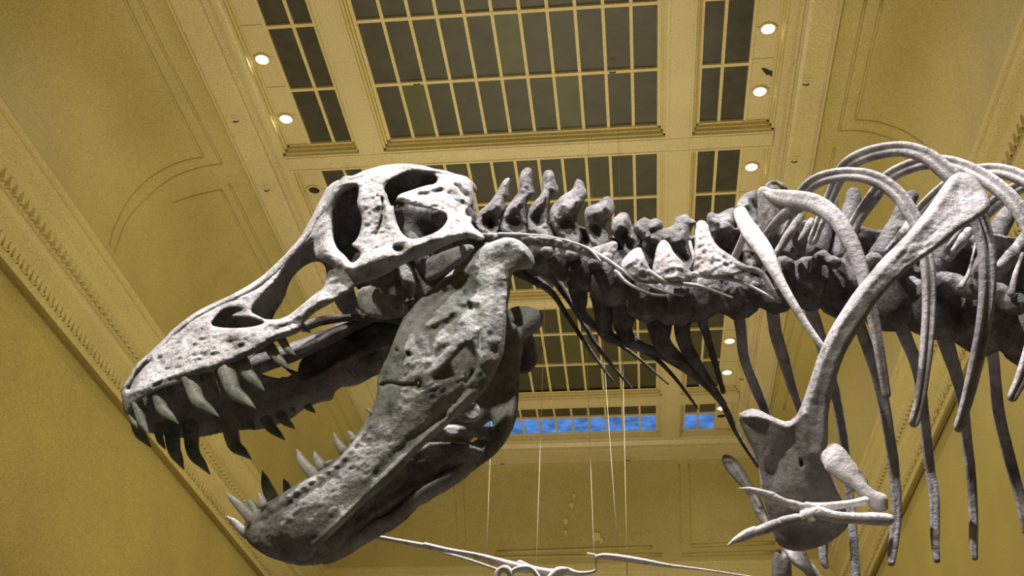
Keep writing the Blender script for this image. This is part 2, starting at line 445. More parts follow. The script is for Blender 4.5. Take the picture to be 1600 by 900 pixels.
# leaf blocks and chevron rope along the side cornices
dm = None
for s, par in ((-1, cs[0]), (1, cs[1])):
    y = 5.0
    base = None
    chev = []
    oo, hh = cor(.46, -.02); 
    while y < 26.2:
        if base is None:
            pr = [(-.055, 0, .08), (-.02, .035, .09), (.02, .035, .09), (.055, 0, .08), (.03, .05, -.05), (0, .055, -.085), (-.03, .05, -.05), (-.055, 0, -.085), (.055, 0, -.085)]
            V = [(XC * 0 - s * p[1], p[0], p[2]) for p in pr]
            Fc = [(0, 1, 2, 3), (1, 6, 5, 4, 2), (0, 7, 6, 1), (2, 4, 8, 3), (7, 5, 6), (5, 8, 4)]
            if s > 0: Fc = [f[::-1] for f in Fc]
            base = mesh_obj('leaf_block', V, Fc, M['trim'], par, False)
            o = base
        else:
            o = base.copy(); COL.objects.link(o)
        o.location = (XC + s * oo, y, zz(hh)); y += .163
    o2, h2 = cor(.562, -.05); y = 5.0
    while y < 26.2:
        for e in (-1, 1):
            b, f = box(-.022, .022, -.05, .05, -.012, .012); b = np.array(b)
            a = e * .7; c_, s_ = math.cos(a), math.sin(a)
            b = np.stack([b[:, 0], b[:, 1] * c_ - b[:, 2] * s_, b[:, 1] * s_ + b[:, 2] * c_], 1)
            chev.append((b + np.array([XC + s * o2, y, zz(h2) + e * .028]), f))
        y += .082
    V, Fc = join(chev); c = mesh_obj('chevron_rope', V, Fc, M['trim'], par, False); c['kind'] = 'stuff'
    fret = []; y = 5.0; o3, h3 = cor(.85, -.03)
    while y < 26.2:
        for (a0, a1, b0, b1) in ((-.10, .10, .085, .11), (-.10, -.075, -.09, .11), (-.10, .05, -.11, -.085), (.03, .055, -.11, .04), (-.03, .055, .03, .055)):
            fret.append(box(XC + s * o3 - .014, XC + s * o3 + .014, y + a0, y + a1, zz(h3) + b0, zz(h3) + b1))
        y += .26
    V, Fc = join(fret); c = mesh_obj('key_fret', V, Fc, M['trim'], par, False); c['kind'] = 'stuff'
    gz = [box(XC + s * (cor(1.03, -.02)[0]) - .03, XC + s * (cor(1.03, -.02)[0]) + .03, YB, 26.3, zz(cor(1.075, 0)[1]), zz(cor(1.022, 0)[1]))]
    loc_mesh('soffit_shadow_strip', gz, M['groove'], par)  # dark strip painting the soffit shadow below the cornice
# mouldings of the cove panels, laid on the cove surface
def on_cove(px, py, side):
    d = RW @ np.array([px - 800.0, py - 450.0, F])
    if side == 'far':
        lo, hi = 25.5, 27.0
    lo, hi = 1.0, 60.0
    def val(t):
        p = d * t
        if side == 'far': 
            o = 4.61 + (p[1] - 26.1) / .23
        else: o = abs(p[0] - XC)
        if o < 4.61: return -1
        if o > 5.92: return 1
        return p[2] - cove_pt(o)
    ts = np.linspace(8, 40, 4000); prev = None
    for t in ts:
        v = val(t)
        if prev is not None and prev < 0 <= v: return EYE + d * t
        prev = v
    return EYE + d * 20
def moulding(line, side, r=.028):
    d = np.array(line, float); q = catmull(d, 8)
    # normalise ray so that t is metres
    W3 = []
    for px, py in q:
        W3.append(on_cove(px, py, side))
    pts = [(p[0], p[1], p[2], r, r) for p in W3]
    V, Fc = tube(pts, n=1, ring=6, world=True, cap=False)
    mesh_obj('panel_moulding', V, Fc, M['cove'], ceiling, True)
_d_save = RW.copy()
def on_cove(px, py, side):
    d = nrm(RW @ np.array([px - 800.0, py - 450.0, F]))
    ts = np.linspace(6, 42, 7000); p = d[None] * ts[:, None]
    if side == 'far': o = 4.61 + (p[:, 1] - 26.1) / .23
    else: o = np.abs(p[:, 0] - XC)
    u = np.clip((o - 4.61) / 1.31, 0, 1); surf = 9.48 + 2.52 * np.sqrt(1 - u * u)
    k = np.nonzero((o >= 4.61) & (p[:, 2] >= surf))[0]
    k2 = np.nonzero(o > 5.92)[0]
    i = min(k[0] if len(k) else 6999, k2[0] if len(k2) else 6999)
    return EYE + p[i]
for side, line in (('left', [(190, -10), (243, 100), (317, 246)]), ('left', [(213, -10), (266, 100), (347, 256)]),
                   ('left', [(317, 246), (276, 256), (235, 279), (204, 310), (179, 356), (171, 384)]), ('left', [(347, 256), (307, 264), (266, 281), (230, 310), (199, 345), (179, 395)]),
                   ('left', [(345, 297), (411, 427), (455, 520)]), ('left', [(358, 287), (420, 412), (470, 512)]), ('left', [(345, 297), (310, 305), (270, 318)]),
                   ('left', [(480, 570), (545, 700)]), ('left', [(496, 566), (560, 694)]),
                   ('right', [(1353, 0), (1311, 205)]), ('right', [(1379, 0), (1337, 188)]), ('right', [(1311, 205), (1350, 206), (1385, 215), (1420, 230)]), ('right', [(1337, 188), (1373, 192), (1408, 204), (1431, 217), (1460, 240)]),
                   ('right', [(1304, 231), (1290, 300)]), ('right', [(1292, 360), (1265, 470), (1225, 640)]), ('right', [(1240, 500), (1205, 640), (1190, 720)]),
                   ('far', [(708, 745), (714, 800), (716, 850)]), ('far', [(723, 742), (727, 800), (729, 850)]), ('far', [(1061, 726), (1063, 790), (1064, 850)]), ('far', [(1076, 725), (1078, 790), (1079, 850)]),
                   ('far', [(776, 863), (1020, 855)]), ('far', [(742, 872), (1034, 867)]), ('far', [(1080, 853), (1210, 848)]), ('far', [(1066, 867), (1210, 863)])):
    moulding(line, side, (.045 if line[0][1] > 845 else .022) if side == 'far' else .026)
# flaked paint on the far wall
for k, (px, py, r) in enumerate([(893, 790, 5), (884, 815, 6), (884, 832, 4), (932, 840, 9), (897, 776, 4), (940, 846, 5)]):
    c = on_cove(px, py, 'far'); rr = np.random.RandomState(k)
    V = []; n = 9
    for dz in (-.012, .0):
        for j in range(n):
            a = 2 * math.pi * j / n; q = r * .012 * (.6 + .6 * rr.rand())
            V.append((c[0] + q * math.cos(a), c[1] + dz - .03 - .06 * q * math.sin(a), c[2] + 1.3 * q * math.sin(a)))
    Fc = [tuple(range(n)), tuple(range(n, 2 * n))[::-1]] + [(j, (j + 1) % n, n + (j + 1) % n, n + j) for j in range(n)]
    mesh_obj('paint_flake', V, Fc, M['mull'], ceiling, False)
# ---- downlights
def downlight(px, py, lit, label):
    p = PZ(px, py, HG - .02)
    e = empty('downlight', p); n = 24
    def ring(r0, r1, z0, z1):
        V = []; Fc = []
        for r, z in ((r0, z0), (r1, z0), (r1, z1), (r0, z1)):
            V += [(r * math.cos(2 * math.pi * j / n), r * math.sin(2 * math.pi * j / n), z) for j in range(n)]
        for a in range(4):
            b = (a + 1) % 4
            Fc += [(a * n + j, a * n + (j + 1) % n, b * n + (j + 1) % n, b * n + j) for j in range(n)]
        return V, Fc
    mesh_obj('trim_ring', *ring(.095, .125, -.025, .0), M['mull'], e, True)
    V = [(.098 * math.cos(2 * math.pi * j / n), .098 * math.sin(2 * math.pi * j / n), z) for z in (-.012, -.002) for j in range(n)]
    Fc = [tuple(range(n))[::-1], tuple(range(n, 2 * n))] + [(j, (j + 1) % n, n + (j + 1) % n, n + j) for j in range(n)]
    mesh_obj('lens' if lit else 'opening', V, Fc, M['lamp'] if lit else M['black'], e, False)
    tag(e, label, 'downlight', 'recessed ceiling downlights')
    if lit:
        l = bpy.data.lights.new('downlight_lamp', 'SPOT'); l.energy = 55; l.color = (1, .9, .7); l.spot_size = math.radians(150); l.spot_blend = .6; l.shadow_soft_size = .09
        o = bpy.data.objects.new('downlight_lamp', l); COL.objects.link(o); o.parent = e; o.location = (0, 0, -.06)
for a in [(410, 92, 1, 'lit round downlight, upper one beside the left glass strip of the ceiling'), (447, 185, 1, 'lit round downlight, lower one beside the left glass strip of the ceiling'),
          (1200, 44, 1, 'lit round downlight nearest the top right, above the dark paint scar'), (1187, 142, 1, 'lit round downlight just below the dark paint scar'),
          (1174, 260, 1, 'lit round downlight just below the cross beam, above the rib cage'), (1140, 532, 1, 'lit round downlight seen under the neck, upper of the close pair'),
          (1136, 581, 1, 'lit round downlight seen under the neck, lower of the close pair'), (1128, 637, 1, 'small lit downlight at the far end beside the blue panes'),
          (491, 296, 0, 'unlit black round downlight opening left of the skull top'), (1127, 649, 0, 'unlit dark downlight opening at the far end by the blue panes')]:
    downlight(*a)
# ---- sprinkler heads on the ceiling
def sprinkler(px, py, h, label):
    p = PZ(px, py, h); e = empty('sprinkler_head', p)
    V, Fc = join([tube([(0, 0, .0, .05, .05), (0, 0, -.015, .05, .05)], n=2, ring=12, world=True), tube([(0, 0, -.01, .018, .018), (0, 0, -.09, .014, .014)], n=2, ring=8, world=True),
                  tube([(-.04, 0, -.1, .012, .012), (.0, 0, -.115, .014, .014), (.04, 0, -.1, .012, .012)], n=3, ring=8, world=True)])
    mesh_obj('body', V, Fc, M['metal'], e, True)
    V, Fc = tube([(0, 0, -.135, .035, .035), (0, 0, -.14, .035, .035)], n=2, ring=10, world=True)
    mesh_obj('deflector', V, Fc, M['metal'], e, True)
    tag(e, label, 'sprinkler', 'sprinkler heads on the ceiling')
for a in [(370, 182, 11.95, 'small dark sprinkler head on the left ledge, upper of two'), (418, 290, 11.95, 'small dark sprinkler head on the left ledge, lower of two'),
          (1258, 124, 11.95, 'small dark sprinkler head on the right ledge, upper of two'), (1240, 245, 11.95, 'small dark sprinkler head on the right ledge, lower of two'),
          (545, 260, 12.0, 'sprinkler head on a round plate on the cross beam left of the skull top'), (681, 256, 12.0, 'small sprinkler head on the cross beam above the skull'),
          (967, 241, 12.0, 'small sprinkler head on the cross beam above the neck spines'), (1106, 231, 12.0, 'small sprinkler head on the cross beam right of the long beam'),
          (652, 124, HG - .04, 'tiny sprinkler on the glazing bar in the left half of the big skylight'), (957, 105, HG - .04, 'tiny sprinkler on the glazing bar in the right half of the big skylight'),
          (978, 637, 12.0, 'tiny sprinkler head above the row of blue panes'), (981, 713, 11.95, 'tiny sprinkler head under the blue panes, at the far ledge middle'),
          (785, 719, 11.95, 'tiny sprinkler head under the blue panes, beside the jaw end'), (1158, 586, 11.95, 'tiny sprinkler head on the far right ledge beside a dark rib')]:
    sprinkler(*a)
# dark scar in the paint of the right strip
c = PZ(1200, 112, HG - .022); rr = np.random.RandomState(5); n = 14; V = []
for dz in (-.012, 0):
    rr = np.random.RandomState(5)
    for j in range(n):
        a = 2 * math.pi * j / n; q = .6 + .9 * rr.rand()
        u, v = .09 * q * math.cos(a), .05 * q * math.sin(a)
        V.append((u * .8 - v * .6, u * .9 + v * .5, dz))
Fc = [tuple(range(n))[::-1], tuple(range(n, 2 * n))] + [(j, (j + 1) % n, n + (j + 1) % n, n + j) for j in range(n)]
o = mesh_obj('paint_scar', V, Fc, M['black'], None, False); o.location = c
tag(o, 'dark ragged paint scar between two lit downlights on the right', 'stain')
# ================================================================== THE LARGE CARNIVORE SKELETON
ROOT = np.array([0.2, 3.45, 0.0])
rex = empty('dinosaur_skeleton', ROOT)
tag(rex, 'huge dark fossil skeleton of a meat-eating dinosaur with open toothed jaws', 'skeleton')
def part(name, parts, m, parent=None, vox=None, it=2, label=None):
    V, Fc = join(parts) if isinstance(parts, list) else parts
    o = mesh_obj(name, V, Fc, m, parent or rex, True, ROOT)
    if vox: remesh(o, vox, it)
    if label: o['label'] = label
    return o
YS = 3.40                                    # sagittal plane of the head
# ---------------------------------------------------------------- skull
SK = [(189, 608), (200, 592), (210, 572), (230, 554), (254, 532), (272, 512), (296, 497), (320, 481), (330, 475), (360, 464), (396, 444), (420, 430), (440, 408), (452, 396), (476, 371), (481, 364), (496, 342), (507, 333),
      (507, 323), (515, 308), (520, 294), (528, 284), (538, 274), (552, 275), (564, 268), (580, 263), (598, 258), (630, 255), (660, 258), (680, 264), (700, 270), (720, 273), (734, 278), (740, 294), (739, 316), (732, 326), (727, 328),
      (729, 338), (738, 338), (736, 352), (760, 370), (752, 377), (735, 372), (714, 376), (688, 388), (666, 400), (646, 406), (618, 420), (594, 434), (572, 440), (556, 446), (546, 458), (532, 464), (516, 475), (488, 490), (474, 506), (470, 517), (460, 523), (430, 533),
      (404, 549), (370, 565), (340, 578), (308, 586), (292, 593), (270, 601), (240, 611), (212, 629), (200, 653), (192, 640)]
H_NARIS = [(328, 508), (336, 496), (349, 484), (368, 480), (382, 484), (366, 490), (360, 496), (382, 495), (400, 498), (415, 504), (400, 510), (370, 513), (345, 512)]
H_ANT = [(416, 500), (444, 498), (470, 478), (492, 459), (507, 449), (509, 432), (514, 423), (522, 418), (505, 408), (492, 403), (489, 386), (491, 371), (476, 383), (460, 399), (442, 420), (430, 440), (412, 458), (396, 474), (391, 487), (404, 494)]
H_ORB = [(520, 336), (523, 314), (534, 298), (549, 289), (560, 291), (560, 304), (557, 318), (563, 332), (566, 345), (562, 365), (556, 376), (548, 383), (560, 390), (565, 398), (556, 409), (548, 411), (540, 400), (528, 390), (522, 378), (520, 365)]
H_UP = [(600, 288), (607, 283), (620, 275), (640, 267), (668, 268), (684, 277), (682, 287), (664, 290), (640, 298), (622, 304), (618, 314), (613, 324), (608, 316), (605, 304), (600, 297)]
H_INF = [(616, 311), (640, 321), (668, 325), (686, 330), (701, 338), (695, 352), (680, 364), (650, 374), (636, 372), (626, 362), (620, 348), (615, 328)]
H_FOR = [(614, 386), (622, 383), (631, 386), (628, 392), (618, 393)]
YC = [(189, 608, 3.40), (197, 645, 3.38), (212, 625, 3.31), (230, 556, 3.39), (240, 600, 3.26), (254, 534, 3.39), (272, 512, 3.40), (290, 560, 3.25), (300, 590, 3.22), (330, 475, 3.40), (330, 530, 3.25), (370, 560, 3.19), (380, 520, 3.21), (396, 446, 3.40), (430, 500, 3.20), (430, 530, 3.18),
      (440, 408, 3.39), (470, 505, 3.17), (476, 372, 3.37), (496, 342, 3.33), (500, 395, 3.22), (515, 420, 3.19), (500, 462, 3.145), (516, 470, 3.13), (535, 440, 3.14), (546, 456, 3.12), (508, 328, 3.28), (520, 294, 3.22), (540, 276, 3.22), (552, 300, 3.20), (580, 330, 3.17), (580, 380, 3.13), (560, 420, 3.10), (558, 443, 3.14),
      (600, 258, 3.33), (640, 256, 3.36), (690, 266, 3.36), (735, 280, 3.34), (735, 322, 3.30), (600, 300, 3.20), (620, 350, 3.15), (600, 405, 3.07), (600, 430, 3.14), (650, 390, 3.05), (650, 405, 3.12), (690, 378, 3.05), (690, 388, 3.11), (660, 305, 3.20), (690, 320, 3.16), (715, 345, 3.12), (735, 362, 3.10), (755, 372, 3.12)]
SF = [([(752, 364), (720, 362), (690, 373), (650, 385), (610, 399), (575, 408), (550, 418)], 9, -.020),          # jugal ridge
      ([(610, 350), (606, 320), (604, 300)], 10, -.02), ([(597, 310), (599, 330), (594, 350), (587, 366)], 2.2, .03),          # postorbital bar and its cleft
      ([(560, 345), (575, 370), (560, 395)], 10, -.012),
      ([(500, 345), (505, 370), (515, 400), (530, 408)], 13, -.030),                                             # lacrimal
      ([(548, 281), (566, 276)], 4, .02),
      ([(625, 308), (660, 296), (690, 290), (705, 296)], 7, -.028), ([(650, 306), (690, 298)], 4, .02),
      ([(640, 318), (680, 312), (715, 340)], 9, -.016),
      ([(212, 612), (270, 585), (308, 577), (370, 556), (430, 522), (462, 512)], 7, -.014),                       # tooth margin
      ([(240, 603), (300, 590)], 5, .014),
      ([(203, 606), (214, 584), (233, 562)], 5, .05),                                                            # bony nostril slit at the tip
      ([(350, 470), (400, 450), (430, 428)], 3, .012), ([(300, 520), (360, 535)], 8, .008),
      ([(430, 505), (470, 492), (510, 462)], 6, -.014), ([(508, 436), (505, 450)], 4, .03),
      ([(700, 274), (725, 285), (733, 312)], 10, -.02), ([(712, 290), (728, 305)], 4, .02), ([(722, 318), (716, 328)], 6, .02)]
rp = np.random.RandomState(11)
for _ in range(46):                                                                                             # pits of the maxilla
    u = rp.rand(); x = 235 + 215 * u; y = 590 - 72 * u - 55 * rp.rand() * (1 - .4 * u)
    SF.append(([(x, y), (x + 3 + 5 * rp.rand(), y - 1)], 1.4 + 1.2 * rp.rand(), .008))
for _ in range(26):
    x = 520 + 200 * rp.rand(); y = 275 + 120 * rp.rand()
    SF.append(([(x, y), (x + 6, y - 5)], 2.2, .007))
near = relief(SK, [H_NARIS, H_ANT, H_ORB, H_UP, H_INF, H_FOR], YC, .024, 9, 2.0, SF, .008, .026)
farp = relief(SK, [H_NARIS, H_ANT, H_ORB, H_UP, H_INF], YC, .024, 9, 3.2, SF[:18], .005, .05)
skull_parts = [near, mirror(farp, YS, -.06, -1.25)]
skull = part('skull', skull_parts, M['bone'])
# skull roof and braincase between the two sides
part('braincase', [tube([(545, 330, 3.43, 34, 30), (580, 330, 3.43, 34, 30), (610, 338, 3.43, 26, 40), (670, 338, 3.43, 34, 50), (715, 340, 3.42, 28, 56), (735, 350, 3.42, 20, 34)], nz=.15, ns=.07),
                   tube([(656, 298, 3.50, 27, 30), (686, 300, 3.50, 24, 30)], nz=.1), tube([(600, 330, 3.42, 24, 30), (640, 370, 3.42, 20, 28), (670, 420, 3.42, 16, 30)], nz=.15),
                   tube([(540, 310, 3.41, 26, 30), (542, 350, 3.47, 28, 22), (552, 400, 3.50, 24, 20), (575, 440, 3.50, 22, 18)], nz=.1), blob(738, 362, 3.40, 16, 15, 16)], M['vert'], skull, .012, 3)
part('nasal_roof', [tube([(232, 566, 3.40, 7, 26), (300, 500, 3.41, 7, 40), (400, 448, 3.42, 8, 40), (470, 384, 3.41, 9, 44), (520, 306, 3.40, 14, 60)], nz=.1),
                    tube([(520, 300, 3.40, 12, 60), (600, 265, 3.40, 6, 54), (680, 270, 3.40, 6, 48), (728, 290, 3.40, 11, 40)], nz=.12)], M['bone'], skull, .010, 2)
# palate bones seen through the open mouth
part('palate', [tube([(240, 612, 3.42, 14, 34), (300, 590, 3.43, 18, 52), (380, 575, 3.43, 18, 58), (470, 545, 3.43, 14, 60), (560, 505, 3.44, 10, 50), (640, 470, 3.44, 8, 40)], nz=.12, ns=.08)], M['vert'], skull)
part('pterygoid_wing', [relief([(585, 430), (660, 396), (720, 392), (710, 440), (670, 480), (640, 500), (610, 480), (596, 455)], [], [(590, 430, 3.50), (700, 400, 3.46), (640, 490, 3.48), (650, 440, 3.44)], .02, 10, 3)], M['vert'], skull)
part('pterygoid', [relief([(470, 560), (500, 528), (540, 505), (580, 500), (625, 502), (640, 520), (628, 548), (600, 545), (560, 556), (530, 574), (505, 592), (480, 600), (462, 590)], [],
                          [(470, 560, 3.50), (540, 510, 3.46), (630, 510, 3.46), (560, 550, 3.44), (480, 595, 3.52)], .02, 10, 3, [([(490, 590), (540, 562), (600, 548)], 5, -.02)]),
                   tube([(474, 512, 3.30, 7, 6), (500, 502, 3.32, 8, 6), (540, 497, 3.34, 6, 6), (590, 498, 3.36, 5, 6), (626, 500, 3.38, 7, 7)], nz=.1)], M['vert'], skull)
part('ectopterygoid', [relief([(585, 445), (560, 450), (556, 470), (566, 490), (585, 498), (620, 500), (642, 486), (630, 468), (612, 458), (598, 462)], [], [(585, 450, 3.30), (620, 495, 3.28), (560, 470, 3.34), (600, 470, 3.26)], .02, 8, 2.5, [([(600, 465), (625, 485)], 8, -.03)], .006)], M['jaw'], skull)
part('quadrate', [relief([(618, 415), (640, 408), (648, 432), (652, 452), (640, 474), (630, 450)], [], [(620, 415, 3.24), (640, 470, 3.26), (645, 420, 3.22), (630, 440, 3.22)], .02, 7, 2.5),
                  relief([(664, 404), (700, 390), (730, 380), (745, 386), (726, 406), (700, 424), (676, 440), (662, 438), (666, 420)], [], [(664, 404, 3.24), (700, 400, 3.20), (740, 384, 3.18), (670, 436, 3.26)], .03, 8, 2.5, nz=.01)], M['bone'], skull)
# ---------------------------------------------------------------- lower jaw
JW = [(378, 828), (384, 814), (396, 802), (414, 788), (436, 774), (452, 764), (480, 746), (500, 734), (520, 722), (532, 711), (542, 699), (560, 676), (578, 648), (586, 628), (590, 612), (589, 596), (594, 580), (600, 570), (606, 556), (616, 530), (626, 504), (640, 484), (656, 467),
      (670, 455), (690, 437), (710, 420), (730, 404), (746, 391), (760, 381), (776, 375), (790, 370), (808, 373), (822, 383), (834, 398), (836, 415), (828, 421), (806, 422), (800, 427), (798, 450), (793, 480), (790, 516), (788, 548), (779, 573), (770, 590), (760, 608), (740, 629),
      (708, 657), (668, 691), (630, 731), (600, 762), (570, 786), (536, 820), (516, 838), (498, 856), (484, 874), (470, 877), (452, 876), (424, 870), (400, 858), (386, 846)]
H_MAN = [(734, 537), (720, 548), (702, 568), (690, 580), (676, 591), (690, 594), (712, 587), (728, 578), (729, 590), (728, 598), (742, 582), (745, 562), (741, 548)]
H_S1 = [(651, 597), (657, 595), (658, 604), (654, 607)]
H_S2 = [(731, 472), (736, 476), (738, 482), (734, 484)]
JC = [(378, 828, 3.40), (384, 812, 3.39), (390, 846, 3.38), (410, 830, 3.32), (424, 868, 3.36), (414, 790, 3.33), (450, 830, 3.27), (452, 766, 3.27), (470, 877, 3.34), (500, 790, 3.22), (500, 736, 3.24), (500, 850, 3.27), (560, 680, 3.20), (570, 740, 3.18), (570, 784, 3.21), (620, 670, 3.15), (632, 728, 3.17),
      (590, 605, 3.18), (620, 560, 3.13), (660, 640, 3.11), (706, 655, 3.14), (640, 486, 3.15), (680, 520, 3.08), (700, 600, 3.08), (670, 456, 3.14), (740, 500, 3.07), (730, 405, 3.12), (760, 560, 3.08), (780, 390, 3.08), (815, 400, 3.09), (785, 470, 3.09), (740, 626, 3.12), (830, 418, 3.12)]
JF = [([(392, 814), (440, 780), (500, 742), (545, 706), (575, 665)], 8, -.010), ([(400, 818), (450, 790), (520, 745), (580, 670)], 4, .004),
      ([(700, 655), (640, 705), (580, 765), (520, 826), (492, 852)], 6, -.012), ([(690, 650), (640, 690), (590, 740)], 7, .010),
      ([(592, 603), (610, 598), (628, 602), (645, 601), (660, 606)], 2.4, .016), ([(668, 508), (690, 498), (708, 486), (724, 476), (744, 470)], 6, -.016),
      ([(716, 480), (730, 480)], 5, .014), ([(700, 455), (725, 440), (740, 455), (715, 468)], 16, .014), ([(664, 470), (700, 445), (740, 412)], 7, -.012),
      ([(680, 512), (672, 540), (680, 560), (690, 545), (700, 540)], 5, .008), ([(638, 553), (640, 555)], 3, .022), ([(620, 547), (621, 550)], 2.4, .016),
      ([(770, 430), (764, 500), (760, 560)], 12, -.014), ([(744, 470), (748, 520), (750, 545)], 6, .012), ([(820, 392), (832, 408)], 7, -.02), ([(600, 600), (596, 580)], 5, .02),
      ([(735, 615), (705, 645)], 5, -.02)]
for k in range(30):
    t = k / 29; x = 398 + 185 * t; y = 806 - 112 * t - 40 * max(0, t - .6)
    JF.append(([(x, y)], 3.2, .004 if k % 2 else -.004))
for _ in range(50):
    u = rp.rand(); x = 395 + 200 * u; y = 835 - 130 * u + 45 * (rp.rand() - .5)
    JF.append(([(x, y), (x + 4, y - 3)], 1.6 + rp.rand() * 1.2, .0035))
for _ in range(40):
    x = 610 + 150 * rp.rand(); y = 470 + 170 * rp.rand()
    JF.append(([(x, y), (x + 8, y - 6)], 2.5, .003 * (1 if rp.rand() > .5 else -1)))
JCF = [(378, 828, 3.40), (384, 812, 3.39), (390, 846, 3.39), (410, 830, 3.33), (424, 868, 3.39), (414, 790, 3.33), (450, 830, 3.27), (452, 766, 3.27), (470, 877, 3.38), (500, 790, 3.23), (500, 736, 3.24), (500, 850, 3.32), (560, 680, 3.20), (570, 740, 3.18), (570, 784, 3.25), (620, 670, 3.15), (632, 728, 3.21)] + JC[17:]
nj = relief(JW, [H_MAN, H_S1, H_S2], JC, .024, 9, 2.0, JF, .0045, .035)
fj = relief(JW, [H_MAN], JCF, .024, 9, 3.0, JF[:9], .005, .05)
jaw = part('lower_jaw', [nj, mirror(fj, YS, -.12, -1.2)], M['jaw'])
part('splenial', [relief([(498, 846), (540, 806), (600, 750), (660, 692), (700, 690), (745, 697), (771, 711), (740, 729), (700, 750), (640, 788), (580, 827), (530, 858), (500, 873), (486, 870)], [], [(500, 850, 3.34), (600, 752, 3.38), (660, 694, 3.40), (740, 700, 3.46), (768, 711, 3.50), (700, 748, 3.51), (640, 784, 3.49), (530, 855, 3.43)], .012, 7, 2.5, [([(560, 805), (640, 752), (720, 730), (765, 716)], 4, .010), ([(560, 818), (640, 768), (720, 740)], 5, -.012)], .004)], M['vert'], jaw)
part('articular', [relief([(788, 512), (796, 500), (806, 496), (818, 499), (829, 511), (836, 535), (841, 560), (834, 578), (818, 586), (800, 578), (788, 570)], [], [(806, 500, 3.50), (832, 520, 3.52), (838, 562, 3.60), (795, 570, 3.60), (815, 545, 3.60)], .012, 5, 2.0, [([(806, 500), (828, 516), (836, 545)], 5, -.02)])], M['vert'], jaw)
part('prearticular', [relief([(688, 664), (730, 663), (768, 668), (784, 656), (798, 640), (805, 634), (805, 668), (790, 678), (775, 688), (755, 690), (735, 680), (700, 684)], [], [(690, 672, 3.48), (740, 672, 3.50), (775, 676, 3.52), (802, 650, 3.56)], .014, 6, 2.2, [([(700, 666), (768, 671), (802, 640)], 5, -.012)]),
                      relief([(686, 690), (735, 688), (744, 699), (728, 701), (690, 698)], [], [(690, 694, 3.52), (735, 692, 3.53), (740, 698, 3.54), (700, 696, 3.52)], .010, 5, 2.2),
                      relief([(780, 570), (798, 576), (814, 590), (808, 616), (802, 642), (790, 640), (788, 612)], [], [(790, 575, 3.54), (810, 592, 3.56), (795, 635, 3.56), (800, 610, 3.54)], .018, 6, 2.2, nz=.006),
                      relief([(708, 655), (742, 626), (752, 640), (746, 656), (730, 662)], [], [(715, 655, 3.42), (742, 630, 3.42), (748, 652, 3.42), (730, 650, 3.40)], .010, 5, 2.2)], M['bone'], jaw)
# ---------------------------------------------------------------- teeth
def tooth(base, mid, tip, w, Y, parent, m='tooth', label=None, dy=0.0):
    b = np.array(base, float); t = np.array(tip, float)
    q = np.array(mid, float) if mid is not None else (b + t) / 2 + np.array([-(t - b)[1], (t - b)[0]]) * .06
    r = b - (q - b) * .35
    pts = [(r[0], r[1], Y + .01, w * .95, w * .6), (b[0], b[1], Y, w, w * .62), (q[0], q[1], Y + dy * .5, w * .82, w * .52), (q[0] * .45 + t[0] * .55, q[1] * .45 + t[1] * .55, Y + dy * .8, w * .52, w * .36), (t[0], t[1], Y + dy, w * .08, w * .08)]
    return part('tooth', [tube(pts, n=5, ring=12, nz=.03, ns=.03, groove=.10, gc=-math.pi / 2, gw=.5)], M[m], parent)
M['tooth_pale'] = bone_mat('pale_tooth', (.26, .24, .20), (.50, .46, .39), (.66, .62, .55), rough=.4, scale=12, bump=.15)
for a in [((216, 634), None, (232, 678), 9, 3.31), ((248, 610), (253, 638), (279, 662), 11.5, 3.26), ((298, 592), (309, 626), (342, 651), 13.5, 3.22), ((353, 577), (365, 610), (399, 638), 14.5, 3.19),
          ((378, 566), (392, 590), (413, 610), 12, 3.20), ((424, 546), (434, 560), (453, 577), 9, 3.19), ((441, 532), (449, 545), (462, 555), 7, 3.18), ((473, 509), None, (486, 520), 4, 3.18)]:
    tooth(*a, skull)
for a in [((266, 606), None, (278, 636), 8, 3.30), ((325, 584), None, (344, 618), 10, 3.27), ((204, 642), None, (218, 672), 6, 3.36)]:
    tooth(*a, skull)
for a in [((212, 650), (217, 675), (236, 699), 10, 3.44), ((246, 668), None, (258, 702), 7, 3.52), ((268, 668), (272, 702), (287, 733), 12.5, 3.54), ((298, 666), (302, 706), (328, 741), 12.5, 3.57), ((358, 660), (366, 694), (392, 717), 13, 3.59),
          ((388, 656), None, (399, 672), 6, 3.60), ((412, 650), (424, 668), (445, 687), 10, 3.61), ((434, 640), (444, 656), (461, 670), 9, 3.61), ((453, 632), None, (462, 645), 5.5, 3.61), ((472, 622), (480, 634), (493, 645), 7.5, 3.62)]:
    tooth(*a, skull)
for a in [((392, 810), (376, 792), (353, 770), 9, 3.34), ((382, 832), (368, 818), (353, 806), 7, 3.38), ((412, 790), None, (402, 769), 7, 3.30), ((490, 742), (473, 722), (464, 702), 9.5, 3.24), ((504, 730), (496, 718), (491, 705), 8.5, 3.23),
          ((510, 726), None, (522, 718), 5, 3.22), ((536, 704), (528, 692), (521, 676), 7.5, 3.21), ((553, 687), None, (543, 673), 5.5, 3.20), ((582, 646), None, (570, 638), 3.5, 3.17)]:
    tooth(*a, jaw, 'tooth_pale')
for a in [((428, 784), (418, 762), (410, 736), 11, 3.50), ((450, 772), None, (443, 748), 7, 3.52), ((402, 804), None, (386, 780), 8, 3.46)]:
    tooth(*a, jaw)
